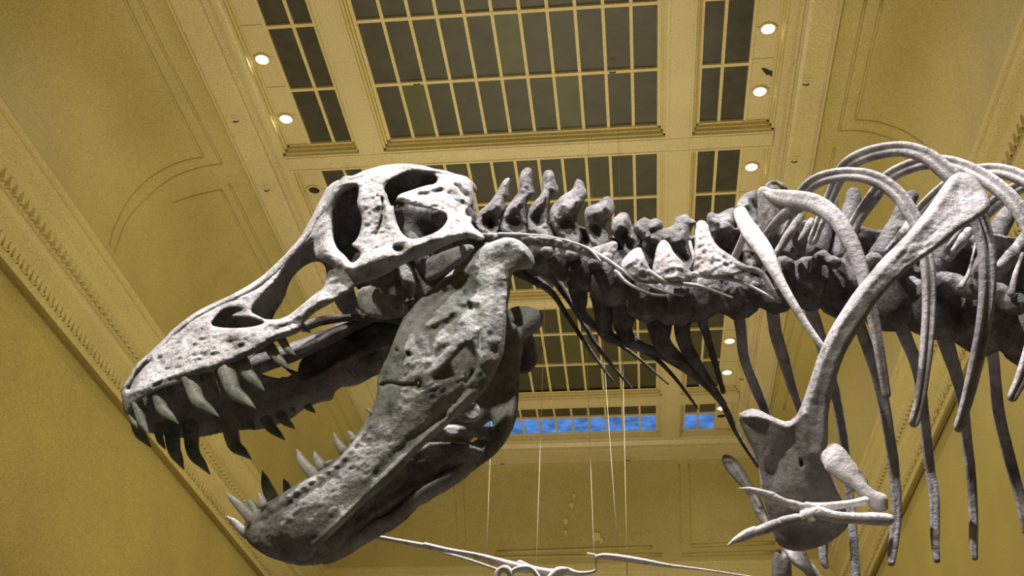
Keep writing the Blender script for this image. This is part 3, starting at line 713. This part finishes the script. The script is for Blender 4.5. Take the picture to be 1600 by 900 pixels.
# ---------------------------------------------------------------- neck vertebrae
YM = 3.43
CV_ = [  # centrum (x0,y0,x1,y1,r), outline of the arch and spine, shaded hollows
    ((752, 392, 796, 398, 26), [(742, 362), (735, 350), (745, 332), (762, 320), (775, 302), (784, 285), (790, 278), (798, 277), (797, 285), (794, 296), (796, 306), (788, 314), (792, 325), (784, 338), (782, 355), (776, 372), (752, 374)], [(768, 346, 12), (776, 318, 5)]),
    ((800, 398, 842, 402, 30), [(780, 362), (783, 340), (792, 322), (804, 308), (812, 296), (811, 278), (815, 266), (824, 260), (832, 264), (832, 280), (834, 294), (838, 302), (830, 308), (822, 318), (822, 335), (828, 352), (830, 374), (800, 376)], [(802, 344, 13), (820, 300, 5)]),
    ((842, 400, 884, 405, 32), [(826, 368), (822, 345), (824, 326), (834, 315), (845, 305), (846, 290), (848, 270), (856, 264), (866, 268), (868, 284), (874, 294), (872, 302), (860, 310), (858, 325), (856, 345), (866, 362), (870, 380), (840, 380)], [(840, 338, 13), (858, 300, 5)]),
    ((884, 406, 920, 414, 34), [(860, 350), (856, 332), (866, 316), (880, 304), (895, 296), (898, 284), (902, 278), (912, 284), (914, 292), (919, 302), (914, 314), (908, 324), (902, 338), (902, 352), (912, 366), (914, 388), (880, 386), (868, 366)], [(890, 348, 12), (902, 312, 4)]),
    ((920, 420, 958, 430, 38), [(920, 376), (913, 352), (912, 326), (924, 320), (936, 316), (942, 308), (952, 305), (960, 316), (961, 330), (954, 342), (946, 348), (946, 360), (956, 374), (966, 380), (960, 400), (930, 398)], [(930, 356, 11), (952, 334, 4)]),
    ((958, 440, 1010, 456, 42), [(954, 362), (954, 345), (964, 336), (970, 331), (981, 332), (986, 345), (990, 356), (1004, 368), (1009, 380), (1002, 390), (998, 404), (1000, 420), (972, 416), (974, 390), (964, 376)], [(976, 372, 8), (988, 392, 8)]),
    ((1012, 462, 1056, 470, 42), [(988, 352), (1000, 342), (1010, 338), (1014, 345), (1024, 339), (1036, 346), (1036, 358), (1026, 366), (1020, 380), (1020, 400), (1028, 424), (1004, 424), (1004, 396), (1000, 372), (990, 364)], [(1014, 392, 8), (1026, 350, 5)]),
    ((1056, 462, 1092, 466, 38), [(1014, 380), (1006, 368), (1020, 356), (1036, 358), (1052, 352), (1054, 340), (1060, 338), (1072, 333), (1080, 342), (1090, 346), (1080, 358), (1076, 380), (1082, 404), (1086, 428), (1050, 428), (1054, 400), (1046, 384), (1028, 386)], [(1064, 396, 12), (1068, 348, 4)]),
    ((1092, 460, 1158, 466, 34), [(1104, 348), (1104, 334), (1114, 330), (1120, 336), (1140, 324), (1152, 324), (1152, 350), (1152, 390), (1148, 430), (1112, 432), (1116, 396), (1110, 368)], [(1130, 380, 16), (1128, 350, 6)]),
    ((1160, 456, 1216, 458, 32), [(1148, 326), (1155, 308), (1172, 298), (1184, 296), (1186, 310), (1184, 330), (1192, 350), (1196, 390), (1200, 428), (1160, 428), (1160, 380), (1156, 346)], [(1174, 370, 14), (1166, 316, 6)])]
for (x0, y0, x1, y1, r), ol, hol in CV_:
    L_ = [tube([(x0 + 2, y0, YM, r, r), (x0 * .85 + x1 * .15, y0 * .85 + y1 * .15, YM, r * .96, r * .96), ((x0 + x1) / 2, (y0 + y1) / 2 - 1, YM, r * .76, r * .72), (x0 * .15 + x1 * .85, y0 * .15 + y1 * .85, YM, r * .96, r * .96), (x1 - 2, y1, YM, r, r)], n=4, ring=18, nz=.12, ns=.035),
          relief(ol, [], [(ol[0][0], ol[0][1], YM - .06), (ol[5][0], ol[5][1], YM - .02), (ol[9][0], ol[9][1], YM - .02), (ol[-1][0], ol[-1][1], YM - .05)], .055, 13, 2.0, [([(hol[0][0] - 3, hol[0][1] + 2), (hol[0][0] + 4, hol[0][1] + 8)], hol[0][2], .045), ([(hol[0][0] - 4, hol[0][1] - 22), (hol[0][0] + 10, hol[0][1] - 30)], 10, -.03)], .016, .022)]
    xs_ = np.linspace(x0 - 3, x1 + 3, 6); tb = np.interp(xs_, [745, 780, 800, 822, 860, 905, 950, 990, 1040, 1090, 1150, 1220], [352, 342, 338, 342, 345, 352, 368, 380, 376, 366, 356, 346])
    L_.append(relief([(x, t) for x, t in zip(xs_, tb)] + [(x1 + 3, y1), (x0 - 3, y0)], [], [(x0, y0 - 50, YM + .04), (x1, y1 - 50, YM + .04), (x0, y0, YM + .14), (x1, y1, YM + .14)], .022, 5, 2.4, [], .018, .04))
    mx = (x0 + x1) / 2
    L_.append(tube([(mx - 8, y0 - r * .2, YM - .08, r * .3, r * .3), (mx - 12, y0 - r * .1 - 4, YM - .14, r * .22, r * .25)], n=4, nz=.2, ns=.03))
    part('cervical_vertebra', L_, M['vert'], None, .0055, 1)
part('cervical_vertebra', [tube([(1198, 296, 3.44, 4, 5), (1204, 288, 3.44, 5, 5), (1212, 285, 3.44, 3, 4), (1220, 289, 3.44, 4, 5), (1226, 295, 3.44, 5, 5)], nz=.3, ns=.03), tube([(1208, 296, 3.44, 6, 8), (1206, 330, 3.44, 10, 10), (1204, 380, 3.44, 14, 14)], nz=.1)], M['vert'], None, .005, 1)
# transverse process plates with rough lit tops, then the thin neck ribs
def crib(name, poly, ctrl, line, T=.014, m='vert', Y=3.22, w0=4, w1=1.6, feats=()):
    L_ = []
    if poly: L_.append(relief(poly, [], ctrl, T, 7, 2.0, feats, .009, .02))
    o = part(name, L_, M[m])
    if line:
        n = len(line); part('rib_shaft', [tube([(x, y, Y - .0 * i, w0 + (w1 - w0) * i / (n - 1)) for i, (x, y) in enumerate(line)], n=5, ring=8)], M['lightbone'], o)  # pale colour paints the light along the thin rib edges
    return o
crib('cervical_rib', [(740, 364), (768, 364), (816, 365), (860, 369), (900, 379), (922, 391), (940, 409), (925, 404), (900, 394), (868, 386), (836, 384), (800, 380), (765, 378)], [(740, 366, 3.22), (816, 368, 3.20), (900, 384, 3.20), (938, 408, 3.22)], [(780, 366), (816, 367), (860, 371), (900, 381), (922, 391), (938, 408)], m='rib', Y=3.19, w0=3, w1=2)
crib('cervical_rib', [(920, 388), (936, 384), (964, 374), (966, 390), (956, 404), (962, 414), (984, 432), (970, 426), (944, 408)], [(930, 390, 3.24), (964, 378, 3.22), (980, 430, 3.22), (950, 405, 3.22)], [(918, 389), (945, 404), (970, 421), (1000, 441), (1040, 456), (1068, 462)], m='rib', Y=3.20, w0=3.5, w1=1.8)
crib('cervical_rib', [(966, 416), (974, 404), (986, 391), (1000, 385), (1006, 395), (1010, 408), (1020, 428), (1040, 440), (1020, 446), (998, 438), (980, 428)], [(966, 416, 3.24), (1000, 388, 3.24), (990, 410, 3.19), (1030, 440, 3.22)], [(962, 424), (980, 442), (1000, 453), (1020, 460), (1040, 462)], Y=3.20, w0=3, w1=1.8, m='rib')
crib('cervical_rib', [(1026, 384), (1036, 373), (1046, 380), (1052, 394), (1068, 410), (1083, 428), (1096, 431), (1080, 438), (1056, 441), (1036, 438), (1018, 425), (1022, 406)], [(1030, 380, 3.25), (1050, 420, 3.17), (1080, 430, 3.20), (1022, 420, 3.22)], [(1014, 424), (1040, 440), (1080, 445), (1100, 449), (1120, 456), (1144, 465)], Y=3.18, w0=4, w1=2, m='rib')
crib('cervical_rib', [(1086, 350), (1094, 343), (1106, 347), (1110, 366), (1120, 384), (1140, 398), (1172, 418), (1180, 423), (1160, 427), (1130, 433), (1100, 431), (1080, 426), (1085, 394)], [(1094, 346, 3.28), (1100, 390, 3.20), (1120, 415, 3.15), (1170, 420, 3.18), (1084, 424, 3.20)], [(1084, 428), (1120, 434), (1144, 437), (1170, 446), (1218, 472)], Y=3.18, w0=4, w1=2.2, m='rib')
part('cervical_rib', [tube([(1150, 412, 3.16, 4), (1165, 419, 3.15, 5), (1182, 423, 3.15, 5), (1194, 432, 3.15, 4.5), (1208, 454, 3.15, 3.5), (1218, 470, 3.16, 2)], n=5)], M['rib'])
part('cervical_rib', [tube([(1078, 420, 3.2, 3), (1084, 404, 3.2, 3), (1080, 388, 3.22, 3), (1078, 378, 3.24, 2.5)], n=5)], M['rib'])
# far-side neck ribs: dark strands hanging under the neck
for ln in [[(806, 420, 11, 3.58), (836, 438, 8, 3.62), (863, 458, 5, 3.64), (890, 499, 4, 3.66), (925, 551, 3, 3.68), (957, 595, 1.8, 3.70)],
           [(850, 420, 12, 3.58), (872, 444, 7, 3.62), (900, 485, 5, 3.64), (935, 544, 3.5, 3.66), (964, 580, 2.5, 3.68), (987, 606, 1.8, 3.70)],
           [(900, 440, 15, 3.55), (906, 468, 13, 3.58), (911, 492, 8, 3.60), (950, 526, 4, 3.64), (994, 557, 2.5, 3.68), (1044, 600, 1.4, 3.70)],
           [(940, 460, 18, 3.55), (944, 490, 16, 3.58), (948, 522, 11, 3.62), (985, 540, 5, 3.64), (1021, 557, 4, 3.66), (1056, 592, 3, 3.68), (1090, 638, 1.6, 3.70)],
           [(980, 470, 24, 3.53), (974, 500, 17, 3.56), (978, 522, 12, 3.60), (1000, 540, 8, 3.62), (1028, 551, 7, 3.64), (1090, 590, 6, 3.66), (1128, 630, 4.5, 3.68), (1146, 660, 3, 3.70)],
           [(1032, 480, 24, 3.53), (1030, 510, 20, 3.56), (1036, 538, 14, 3.60), (1066, 566, 9, 3.63), (1096, 592, 6.5, 3.66), (1126, 626, 5, 3.68), (1152, 678, 4, 3.72), (1184, 728, 3, 3.75)],
           [(1074, 478, 15, 3.53), (1066, 516, 13, 3.57), (1078, 552, 11, 3.60), (1104, 590, 6, 3.64), (1132, 632, 4, 3.68)],
           [(1094, 480, 13, 3.50), (1098, 504, 8, 3.54), (1107, 533, 6, 3.58), (1118, 570, 5, 3.62), (1130, 612, 4, 3.66)]]:
    part('cervical_rib', [tube([(x, y, Y, w) for x, y, w, Y in ln], n=6, ring=10, nz=.08, ns=.05)], M['vert'])
# ---------------------------------------------------------------- back vertebrae
DV = [dict(c=(1222, 438, 1264, 442, 40), s=[(1226, 400, 15), (1224, 360, 12), (1222, 330, 10)], t=[(1240, 392, 3.28, 9), (1232, 412, 3.26, 12)]),
      dict(c=(1268, 442, 1316, 448, 44), s=[(1276, 396, 18), (1288, 350, 15), (1300, 312, 11)], t=[(1282, 404, 3.26, 14), (1302, 410, 3.24, 12)]),
      dict(c=(1320, 452, 1384, 462, 50), s=[(1316, 400, 18), (1324, 350, 14), (1332, 316, 13), (1334, 302, 12)], t=[(1330, 400, 3.30, 14), (1366, 410, 3.26, 15)]),
      dict(c=(1388, 468, 1456, 474, 52), s=[(1374, 400, 20), (1400, 350, 13), (1418, 316, 12), (1426, 304, 10)], t=[(1412, 420, 3.26, 18), (1440, 428, 3.24, 13)]),
      dict(c=(1460, 478, 1532, 492, 54), s=[(1456, 420, 22), (1480, 370, 15), (1498, 340, 12), (1516, 330, 10)], t=[(1486, 440, 3.24, 20), (1512, 452, 3.22, 18)]),
      dict(c=(1536, 500, 1612, 520, 56), s=[(1536, 430, 22), (1556, 370, 16), (1574, 336, 14), (1584, 326, 10)], t=[(1560, 462, 3.22, 22), (1588, 476, 3.20, 20)]),
      dict(c=(1616, 524, 1690, 545, 56), s=[(1612, 440, 22), (1630, 390, 16), (1640, 350, 14)], t=[(1640, 480, 3.22, 22)])]
LX = [1190, 1215, 1240, 1270, 1296, 1318, 1330, 1362, 1398, 1410, 1436, 1470, 1500, 1540, 1600, 1690]; LYv = [350, 332, 346, 342, 346, 339, 346, 358, 359, 346, 341, 374, 372, 362, 374, 382]
for d in DV:
    x0, y0, x1, y1, r = d['c']; L_ = []
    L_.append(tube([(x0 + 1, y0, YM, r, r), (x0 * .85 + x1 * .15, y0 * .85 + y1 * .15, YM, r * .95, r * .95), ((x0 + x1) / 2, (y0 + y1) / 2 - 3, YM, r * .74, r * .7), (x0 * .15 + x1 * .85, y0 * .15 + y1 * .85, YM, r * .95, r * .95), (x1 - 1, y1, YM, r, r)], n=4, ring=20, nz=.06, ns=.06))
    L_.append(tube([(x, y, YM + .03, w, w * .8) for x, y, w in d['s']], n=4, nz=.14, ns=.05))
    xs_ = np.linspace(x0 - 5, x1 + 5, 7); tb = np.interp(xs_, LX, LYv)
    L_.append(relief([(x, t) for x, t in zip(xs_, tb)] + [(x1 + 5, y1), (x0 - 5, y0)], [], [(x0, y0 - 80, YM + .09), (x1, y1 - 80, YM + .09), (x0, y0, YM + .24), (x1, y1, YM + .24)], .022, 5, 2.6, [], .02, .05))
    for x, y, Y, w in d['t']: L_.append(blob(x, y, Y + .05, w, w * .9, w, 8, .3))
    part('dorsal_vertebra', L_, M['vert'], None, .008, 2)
for pts in [[(1206, 408, 3.30, 4), (1222, 382, 3.30, 6), (1240, 356, 3.30, 7), (1252, 338, 3.32, 6)], [(1250, 376, 3.28, 4), (1262, 356, 3.30, 6), (1268, 344, 3.32, 5)], [(1386, 392, 3.26, 4), (1406, 372, 3.26, 8), (1424, 350, 3.30, 8)],
            [(1490, 392, 3.28, 5), (1502, 378, 3.28, 8), (1514, 360, 3.30, 7)], [(1560, 420, 3.24, 7), (1580, 400, 3.26, 10), (1604, 372, 3.30, 11)], [(1500, 450, 3.20, 5), (1512, 430, 3.22, 3), (1520, 400, 3.26, 2), (1524, 380, 3.3, 2)], [(1580, 460, 3.20, 6), (1586, 430, 3.22, 4), (1598, 396, 3.26, 3)]]:
    part('arch_strut', [tube([(x, y, Y, w, w * .8) for x, y, Y, w in pts], n=5, nz=.15, ns=.03)], M['rib'])
# ---------------------------------------------------------------- ribs of the near side: head at the spine, arching out to the viewer
def rib(pts, groove=.30, m='rib', gw=.42, extra=None, gc=-math.pi / 2 + .3, sub=6, label=None):
    sh = 1.0 if groove < .3 else .78
    pts = [(x, y, 3.42 - (3.42 - Y) * sh, a, b) for x, y, Y, a, b in pts]
    L_ = [tube([(x, y, Y, a, b) for x, y, Y, a, b in pts], n=sub, ring=32, groove=groove, gw=gw, gc=gc, nz=.035, ns=.06)]
    if extra: L_ += extra
    return part('rib', L_, M[m], label=label)
# first back rib, forked head
rib([(1156, 330, 3.22, 10, 7), (1162, 345, 3.18, 12, 8), (1176, 366, 3.12, 14, 9), (1196, 394, 3.06, 13, 9), (1214, 430, 3.02, 9, 8), (1234, 466, 3.00, 7, 6), (1260, 508, 3.00, 6, 6), (1284, 541, 3.0, 5, 5)], 0.0, 'lightbone',
    extra=[tube([(1170, 356, 3.16, 9, 5), (1160, 378, 3.2, 7, 5), (1148, 402, 3.26, 6, 6), (1142, 412, 3.3, 5, 5)], n=5), relief([(1170, 360), (1186, 378), (1196, 400), (1184, 396), (1172, 392), (1160, 396), (1158, 382)], [], [(1170, 360, 3.16), (1190, 395, 3.1), (1160, 394, 3.22), (1175, 380, 3.16)], .010, 6, 2)])
# second back rib: very broad head
rib([(1196, 300, 3.20, 6, 6), (1214, 307, 3.15, 11, 8), (1240, 312, 3.08, 15, 10), (1272, 318, 3.02, 15, 10), (1302, 338, 2.97, 14, 10), (1324, 368, 2.94, 13, 9), (1340, 404, 2.93, 12, 9), (1352, 446, 2.93, 10, 9), (1366, 505, 2.95, 9, 8), (1376, 560, 2.97, 8, 8), (1385, 616, 3.0, 7, 7)], .22, 'rib',
    extra=[tube([(1250, 322, 3.08, 10, 6), (1226, 336, 3.14, 9, 6), (1206, 356, 3.22, 7, 6), (1192, 374, 3.30, 6, 6)], n=5), relief([(1182, 297), (1192, 290), (1206, 296), (1240, 306), (1256, 316), (1216, 340), (1192, 370), (1186, 352), (1184, 320)], [], [(1186, 300, 3.22), (1240, 312, 3.12), (1190, 364, 3.28), (1200, 330, 3.22)], .014, 7, 2)])
# third
rib([(1224, 372, 3.38, 7, 7), (1240, 340, 3.34, 8, 8), (1252, 306, 3.26, 10, 8), (1274, 284, 3.16, 11, 9), (1306, 274, 3.06, 11, 10), (1340, 273, 2.98, 11, 10), (1372, 282, 2.92, 12, 10), (1402, 303, 2.88, 12, 10), (1422, 330, 2.87, 12, 9), (1438, 362, 2.87, 11, 9), (1449, 410, 2.88, 11, 9), (1452, 470, 2.90, 11, 9), (1447, 550, 2.92, 10, 9), (1438, 620, 2.95, 9, 9), (1428, 660, 2.97, 8, 8)], .6)
# fourth, highest arch
rib([(1270, 376, 3.40, 8, 8), (1288, 330, 3.36, 9, 8), (1306, 288, 3.28, 10, 8), (1320, 262, 3.20, 11, 9), (1344, 246, 3.10, 12, 10), (1376, 236, 3.01, 12, 10), (1412, 233, 2.93, 12, 10), (1446, 243, 2.87, 13, 10), (1474, 264, 2.84, 14, 10), (1500, 290, 2.83, 14, 9), (1524, 330, 2.83, 14, 9), (1540, 380, 2.84, 14, 9), (1543, 440, 2.85, 13, 9), (1538, 500, 2.87, 12, 9), (1524, 572, 2.90, 11, 9), (1508, 636, 2.93, 9, 8), (1498, 668, 2.95, 8, 8)], .6)
# fifth
rib([(1322, 376, 3.42, 10, 8), (1340, 342, 3.38, 10, 8), (1364, 308, 3.30, 11, 8), (1388, 278, 3.22, 11, 9), (1416, 262, 3.12, 11, 9), (1446, 254, 3.04, 11, 10), (1480, 254, 2.96, 11, 10), (1516, 266, 2.89, 12, 10), (1550, 286, 2.84, 13, 10), (1584, 316, 2.81, 13, 9), (1612, 362, 2.80, 13, 9), (1626, 420, 2.80, 13, 9), (1622, 500, 2.83, 12, 9), (1600, 580, 2.88, 10, 9), (1582, 620, 2.9, 8, 8)], .6)
# sixth and seventh, running out of the picture
rib([(1398, 390, 3.42, 10, 8), (1428, 344, 3.38, 10, 8), (1456, 312, 3.30, 11, 8), (1490, 284, 3.2, 11, 9), (1520, 270, 3.10, 11, 9), (1556, 266, 3.0, 11, 9), (1592, 276, 2.92, 12, 10), (1630, 300, 2.84, 12, 10), (1660, 350, 2.8, 12, 9), (1680, 430, 2.8, 12, 9), (1680, 520, 2.82, 11, 9)], .6)
rib([(1480, 400, 3.42, 11, 8), (1506, 366, 3.38, 11, 8), (1540, 332, 3.30, 11, 8), (1576, 302, 3.22, 11, 9), (1612, 286, 3.10, 11, 9), (1650, 290, 3.0, 11, 9), (1700, 330, 2.9, 12, 9), (1720, 400, 2.85, 12, 9)], .6)
rib([(1556, 430, 3.42, 11, 8), (1580, 402, 3.38, 12, 8), (1610, 372, 3.30, 12, 8), (1650, 340, 3.2, 11, 9), (1700, 330, 3.1, 11, 9)], .3)
# ribs of the far side, hanging below the spine
for pts in [[(1152, 480, 3.56, 9), (1157, 510, 3.64, 9), (1163, 560, 3.74, 8), (1180, 604, 3.82, 8), (1196, 642, 3.86, 7), (1214, 690, 3.9, 7)],
            [(1206, 474, 3.56, 10), (1212, 520, 3.66, 10), (1224, 560, 3.76, 9), (1238, 606, 3.84, 7), (1250, 640, 3.88, 6), (1262, 690, 3.92, 6)],
            [(1264, 474, 3.56, 10), (1276, 510, 3.68, 10), (1290, 560, 3.80, 9), (1304, 612, 3.88, 8), (1318, 690, 3.95, 7.5), (1327, 767, 4.0, 7), (1333, 833, 4.02, 7), (1338, 905, 4.04, 7)],
            [(1332, 480, 3.56, 11), (1346, 516, 3.68, 9), (1374, 600, 3.86, 9), (1388, 670, 3.95, 8.5), (1397, 735, 4.02, 8.5), (1401, 800, 4.05, 8), (1396, 850, 4.06, 7.5), (1392, 880, 4.06, 6)],
            [(1392, 470, 3.56, 12), (1408, 510, 3.68, 11), (1434, 578, 3.84, 9), (1444, 650, 3.95, 8), (1452, 725, 4.03, 8), (1460, 780, 4.06, 8), (1461, 840, 4.08, 7), (1464, 876, 4.08, 5)],
            [(1462, 490, 3.56, 12), (1478, 535, 3.70, 12), (1500, 606, 3.86, 9), (1510, 680, 3.98, 8), (1517, 740, 4.04, 7.5), (1521, 800, 4.08, 7), (1521, 840, 4.09, 7), (1523, 872, 4.1, 5)],
            [(1540, 510, 3.56, 12), (1551, 552, 3.70, 9), (1560, 640, 3.9, 9), (1576, 710, 4.0, 9), (1592, 770, 4.06, 8), (1604, 830, 4.1, 7)],
            [(1288, 800, 4.02, 7), (1286, 850, 4.04, 7), (1287, 876, 4.04, 6), (1291, 886, 4.04, 4)]]:
    part('rib', [tube([(x, y, Y, a, a * .8) for x, y, Y, a in pts], n=6, ring=18, groove=.28, gw=.4, nz=.05, ns=.06)], M['rib'])
# ---------------------------------------------------------------- shoulder and arm
SCP = [(1484, 276), (1496, 269), (1508, 269), (1522, 274), (1535, 291), (1549, 311), (1547, 329), (1530, 341), (1500, 358), (1478, 379), (1444, 402), (1420, 420), (1396, 442), (1380, 460), (1364, 480), (1350, 504), (1334, 528), (1318, 556), (1304, 600), (1294, 643), (1294, 690), (1290, 716), (1303, 750), (1318, 782),
       (1328, 818), (1316, 834), (1293, 850), (1260, 861), (1233, 861), (1213, 850), (1206, 826), (1198, 800), (1188, 766), (1187, 734), (1180, 710), (1160, 672), (1152, 648), (1162, 642), (1180, 637), (1213, 654), (1231, 660), (1244, 650), (1253, 631), (1263, 602), (1280, 550), (1296, 516), (1316, 484), (1336, 454), (1356, 431), (1376, 406), (1398, 385), (1420, 362), (1446, 330), (1468, 297)]
SCC = [(1500, 280, 2.90), (1540, 310, 2.88), (1480, 340, 2.84), (1440, 370, 2.81), (1400, 420, 2.78), (1350, 480, 2.77), (1300, 560, 2.81), (1280, 620, 2.86), (1260, 680, 2.91), (1170, 655, 2.97), (1200, 730, 3.02), (1260, 760, 2.99), (1300, 800, 3.03), (1220, 840, 3.13), (1270, 850, 3.12)]
SCF = [([(1488, 286), (1450, 340), (1400, 396), (1350, 450), (1310, 510), (1280, 580), (1270, 620)], 9, -.008), ([(1520, 300), (1480, 340), (1440, 376)], 14, .004), ([(1440, 392), (1400, 430), (1350, 490)], 7, .006),
       ([(1265, 640), (1255, 690), (1262, 740)], 10, -.006), ([(1252, 720), (1253, 727)], 2.4, .03), ([(1272, 706), (1284, 712)], 9, -.012), ([(1230, 700), (1210, 740)], 18, .016), ([(1158, 650), (1200, 652), (1232, 664), (1252, 646)], 6, -.016)]
for k in range(30):
    u = rp.rand(); x = 1390 + 130 * u; y = 420 - 120 * u + 30 * (rp.rand() - .3)
    SCF.append(([(x, y), (x + 12, y - 9)], 2.2, .0022 * (1 if k % 2 else -1)))
part('scapula', [relief(SCP, [], SCC, .026, 12, 2.2, SCF, .0035, .06)], M['rib'])
# the far shoulder plate and the wishbone behind
part('coracoid', [relief([(1127, 713), (1134, 709), (1146, 713), (1161, 730), (1172, 750), (1186, 772), (1196, 796), (1206, 826), (1204, 834), (1188, 816), (1176, 796), (1168, 770), (1150, 752), (1130, 728)], [], [(1130, 715, 3.62), (1170, 760, 3.56), (1200, 830, 3.50), (1150, 740, 3.58)], .022, 8, 2.2, [([(1150, 725), (1190, 790)], 5, -.02)], .008, .03),
                  relief([(1205, 872), (1212, 858), (1224, 858), (1236, 868), (1238, 915), (1207, 915)], [], [(1212, 860, 3.58), (1230, 870, 3.55), (1210, 910, 3.6), (1236, 910, 3.6)], .03, 8, 2.2),
                  relief([(1216, 846), (1258, 858), (1262, 870), (1276, 888), (1292, 912), (1270, 912), (1256, 894), (1236, 880)], [], [(1220, 850, 3.45), (1258, 862, 3.42), (1280, 905, 3.45), (1250, 885, 3.40)], .02, 7, 2.2)], M['rib'])
hu = part('humerus', [tube([(1292, 714, 2.88, 14, 11), (1304, 720, 2.86, 20, 13), (1318, 735, 2.85, 17, 12), (1338, 755, 2.84, 12, 10), (1358, 774, 2.83, 12, 10), (1374, 786, 2.83, 17, 12)], n=5, ring=18, nz=.06, ns=.04),
                      tube([(1298, 698, 2.87, 6, 7), (1310, 702, 2.85, 8, 8), (1330, 728, 2.84, 8, 8), (1350, 754, 2.84, 7, 7)], n=5), blob(1380, 792, 2.83, 9, 8, 10)], M['lightbone'], None, .005, 2)
part('radius', [tube([(1352, 783, 2.80, 7, 7), (1330, 787, 2.80, 6, 6), (1300, 791, 2.80, 6.5, 6), (1272, 793, 2.80, 8, 7), (1260, 791, 2.8, 7, 6)], n=5, ring=14, nz=.06, ns=.04)], M['lightbone'])
part('ulna', [tube([(1388, 812, 2.78, 9, 9), (1370, 811, 2.78, 10, 9), (1340, 810, 2.78, 9, 8), (1306, 808, 2.78, 9, 8), (1284, 802, 2.78, 10, 8), (1278, 798, 2.78, 8, 7)], n=5, ring=14, nz=.06, ns=.04)], M['lightbone'])
hand = part('hand', [tube([(1274, 800, 2.79, 8, 8), (1262, 806, 2.79, 10, 9), (1250, 812, 2.79, 9, 8), (1238, 815, 2.79, 8, 7)], n=4, nz=.15, ns=.03), blob(1268, 815, 2.79, 9, 8, 8), blob(1252, 800, 2.8, 7, 5, 7), tube([(1262, 792, 2.8, 6, 5), (1250, 792, 2.8, 8, 6), (1234, 787, 2.8, 7, 6)], n=4, nz=.15, ns=.03)], M['lightbone'], None, .004, 2)
part('finger_bone', [tube([(1244, 810, 2.78, 7.5, 7), (1228, 814, 2.78, 8.5, 7), (1218, 816, 2.78, 7, 6)], n=4, nz=.1, ns=.03)], M['lightbone'], hand)
part('finger_bone', [tube([(1214, 819, 2.77, 8, 7), (1196, 826, 2.77, 8, 7), (1180, 832, 2.77, 7, 6)], n=4, nz=.06)], M['lightbone'], hand)
part('claw', [tube([(1180, 830, 2.77, 8, 6), (1166, 836, 2.77, 8, 5), (1150, 844, 2.77, 5, 4), (1137, 852, 2.77, .8, .8)], n=5)], M['lightbone'], hand)
part('finger_bone', [tube([(1240, 789, 2.79, 7, 6), (1224, 784, 2.79, 6, 5), (1210, 777, 2.79, 6, 5)], n=4, nz=.08)], M['lightbone'], hand)
part('claw', [tube([(1208, 775, 2.79, 6, 5), (1190, 770, 2.79, 5.5, 4), (1172, 765, 2.79, 4, 3), (1155, 763, 2.79, .8, .8)], n=5)], M['lightbone'], hand)
# ================================================================== THE FLYING REPTILE HUNG BEHIND
PR = P(820, 885, 7.2)
pt = empty('flying_reptile_skeleton', PR)
tag(pt, 'white flying reptile skeleton with long thin wing bones hung on wires', 'skeleton')
def ppart(name, L_):
    V, Fc = join(L_); return mesh_obj(name, V, Fc, M['white'], pt, True, PR)
YP = 7.2
ppart('wing_bone', [tube([(500, 820, 7.0, 2.5), (557, 833, YP, 3), (610, 843, YP, 3.4), (668, 854, YP, 4.2)], n=4)])
ppart('wing_bone', [tube([(664, 852, YP, 4.6), (700, 860, YP, 4), (740, 867, YP, 4), (766, 874, YP, 5.5), (800, 884, YP, 7), (824, 889, YP, 7)], n=4), tube([(680, 860, YP + .08, 2), (730, 874, YP + .08, 2.2), (776, 890, YP + .08, 2.2)], n=4)])
ppart('wing_bone', [tube([(812, 880, YP, 5), (834, 890, YP, 5.5), (866, 896, YP, 7), (884, 892, YP, 6), (904, 896, YP, 3.5), (928, 893, YP, 2.5), (930, 884, YP, 2), (931, 872, YP, 2)], n=4)])
ppart('wing_bone', [tube([(931, 871, YP, 3.5), (944, 869, YP, 4.6), (972, 872, YP, 5), (1010, 878, YP, 4.4), (1046, 884, YP, 2.8), (1090, 889, YP, 1.8), (1145, 897, YP, 1.4), (1200, 905, YP, 1.2)], n=4), tube([(918, 865, YP, 1.6), (930, 868, YP, 2.6)], n=3)])
ppart('shoulder_bone', [tube([(776, 905, YP - .1, 5), (779, 893, YP - .1, 5), (790, 889, YP - .1, 6), (797, 896, YP - .1, 5), (798, 908, YP - .1, 4)], n=5), tube([(796, 896, YP - .1, 3.5), (808, 889, YP - .1, 4), (824, 887, YP - .1, 4), (834, 892, YP - .1, 4), (844, 906, YP - .1, 3.5)], n=5), tube([(860, 905, YP - .1, 7), (872, 893, YP - .1, 7), (886, 890, YP - .1, 4)], n=4)])
# suspension wires
for a, b, lab in [((760, 868), (772, 560), 'thin hanging wire below the jaw joint, leftmost of the wires'), ((838, 882), (846, 640), 'very faint thin wire between the jaw and the wing joint'), ((928, 868), (922, 700), 'thin wire tied to the upturned wing joint'),
                  ((966, 868), (938, 480), 'slanting pale wire crossing the blue panes, left of two'), ((980, 900), (972, 500), 'upright pale wire crossing the blue panes, right of two')]:
    p0 = P(a[0], a[1], YP); 
    d = RW @ np.array([b[0] - 800.0, b[1] - 450.0, F])
    q = EYE + d * (9.5 / d[1]); dr = q - p0
    # carry the wire up to the ceiling
    t = (zz(11.98) - p0[2]) / dr[2]; q = p0 + dr * t
    V, Fc = tube([(*p0, .0022, .0022), (*q, .0022, .0022)], n=12, ring=6, world=True, cap=False)
    w = mesh_obj('suspension_wire', V, Fc, M['wire'], pt, True, PR)
    w['label'] = lab
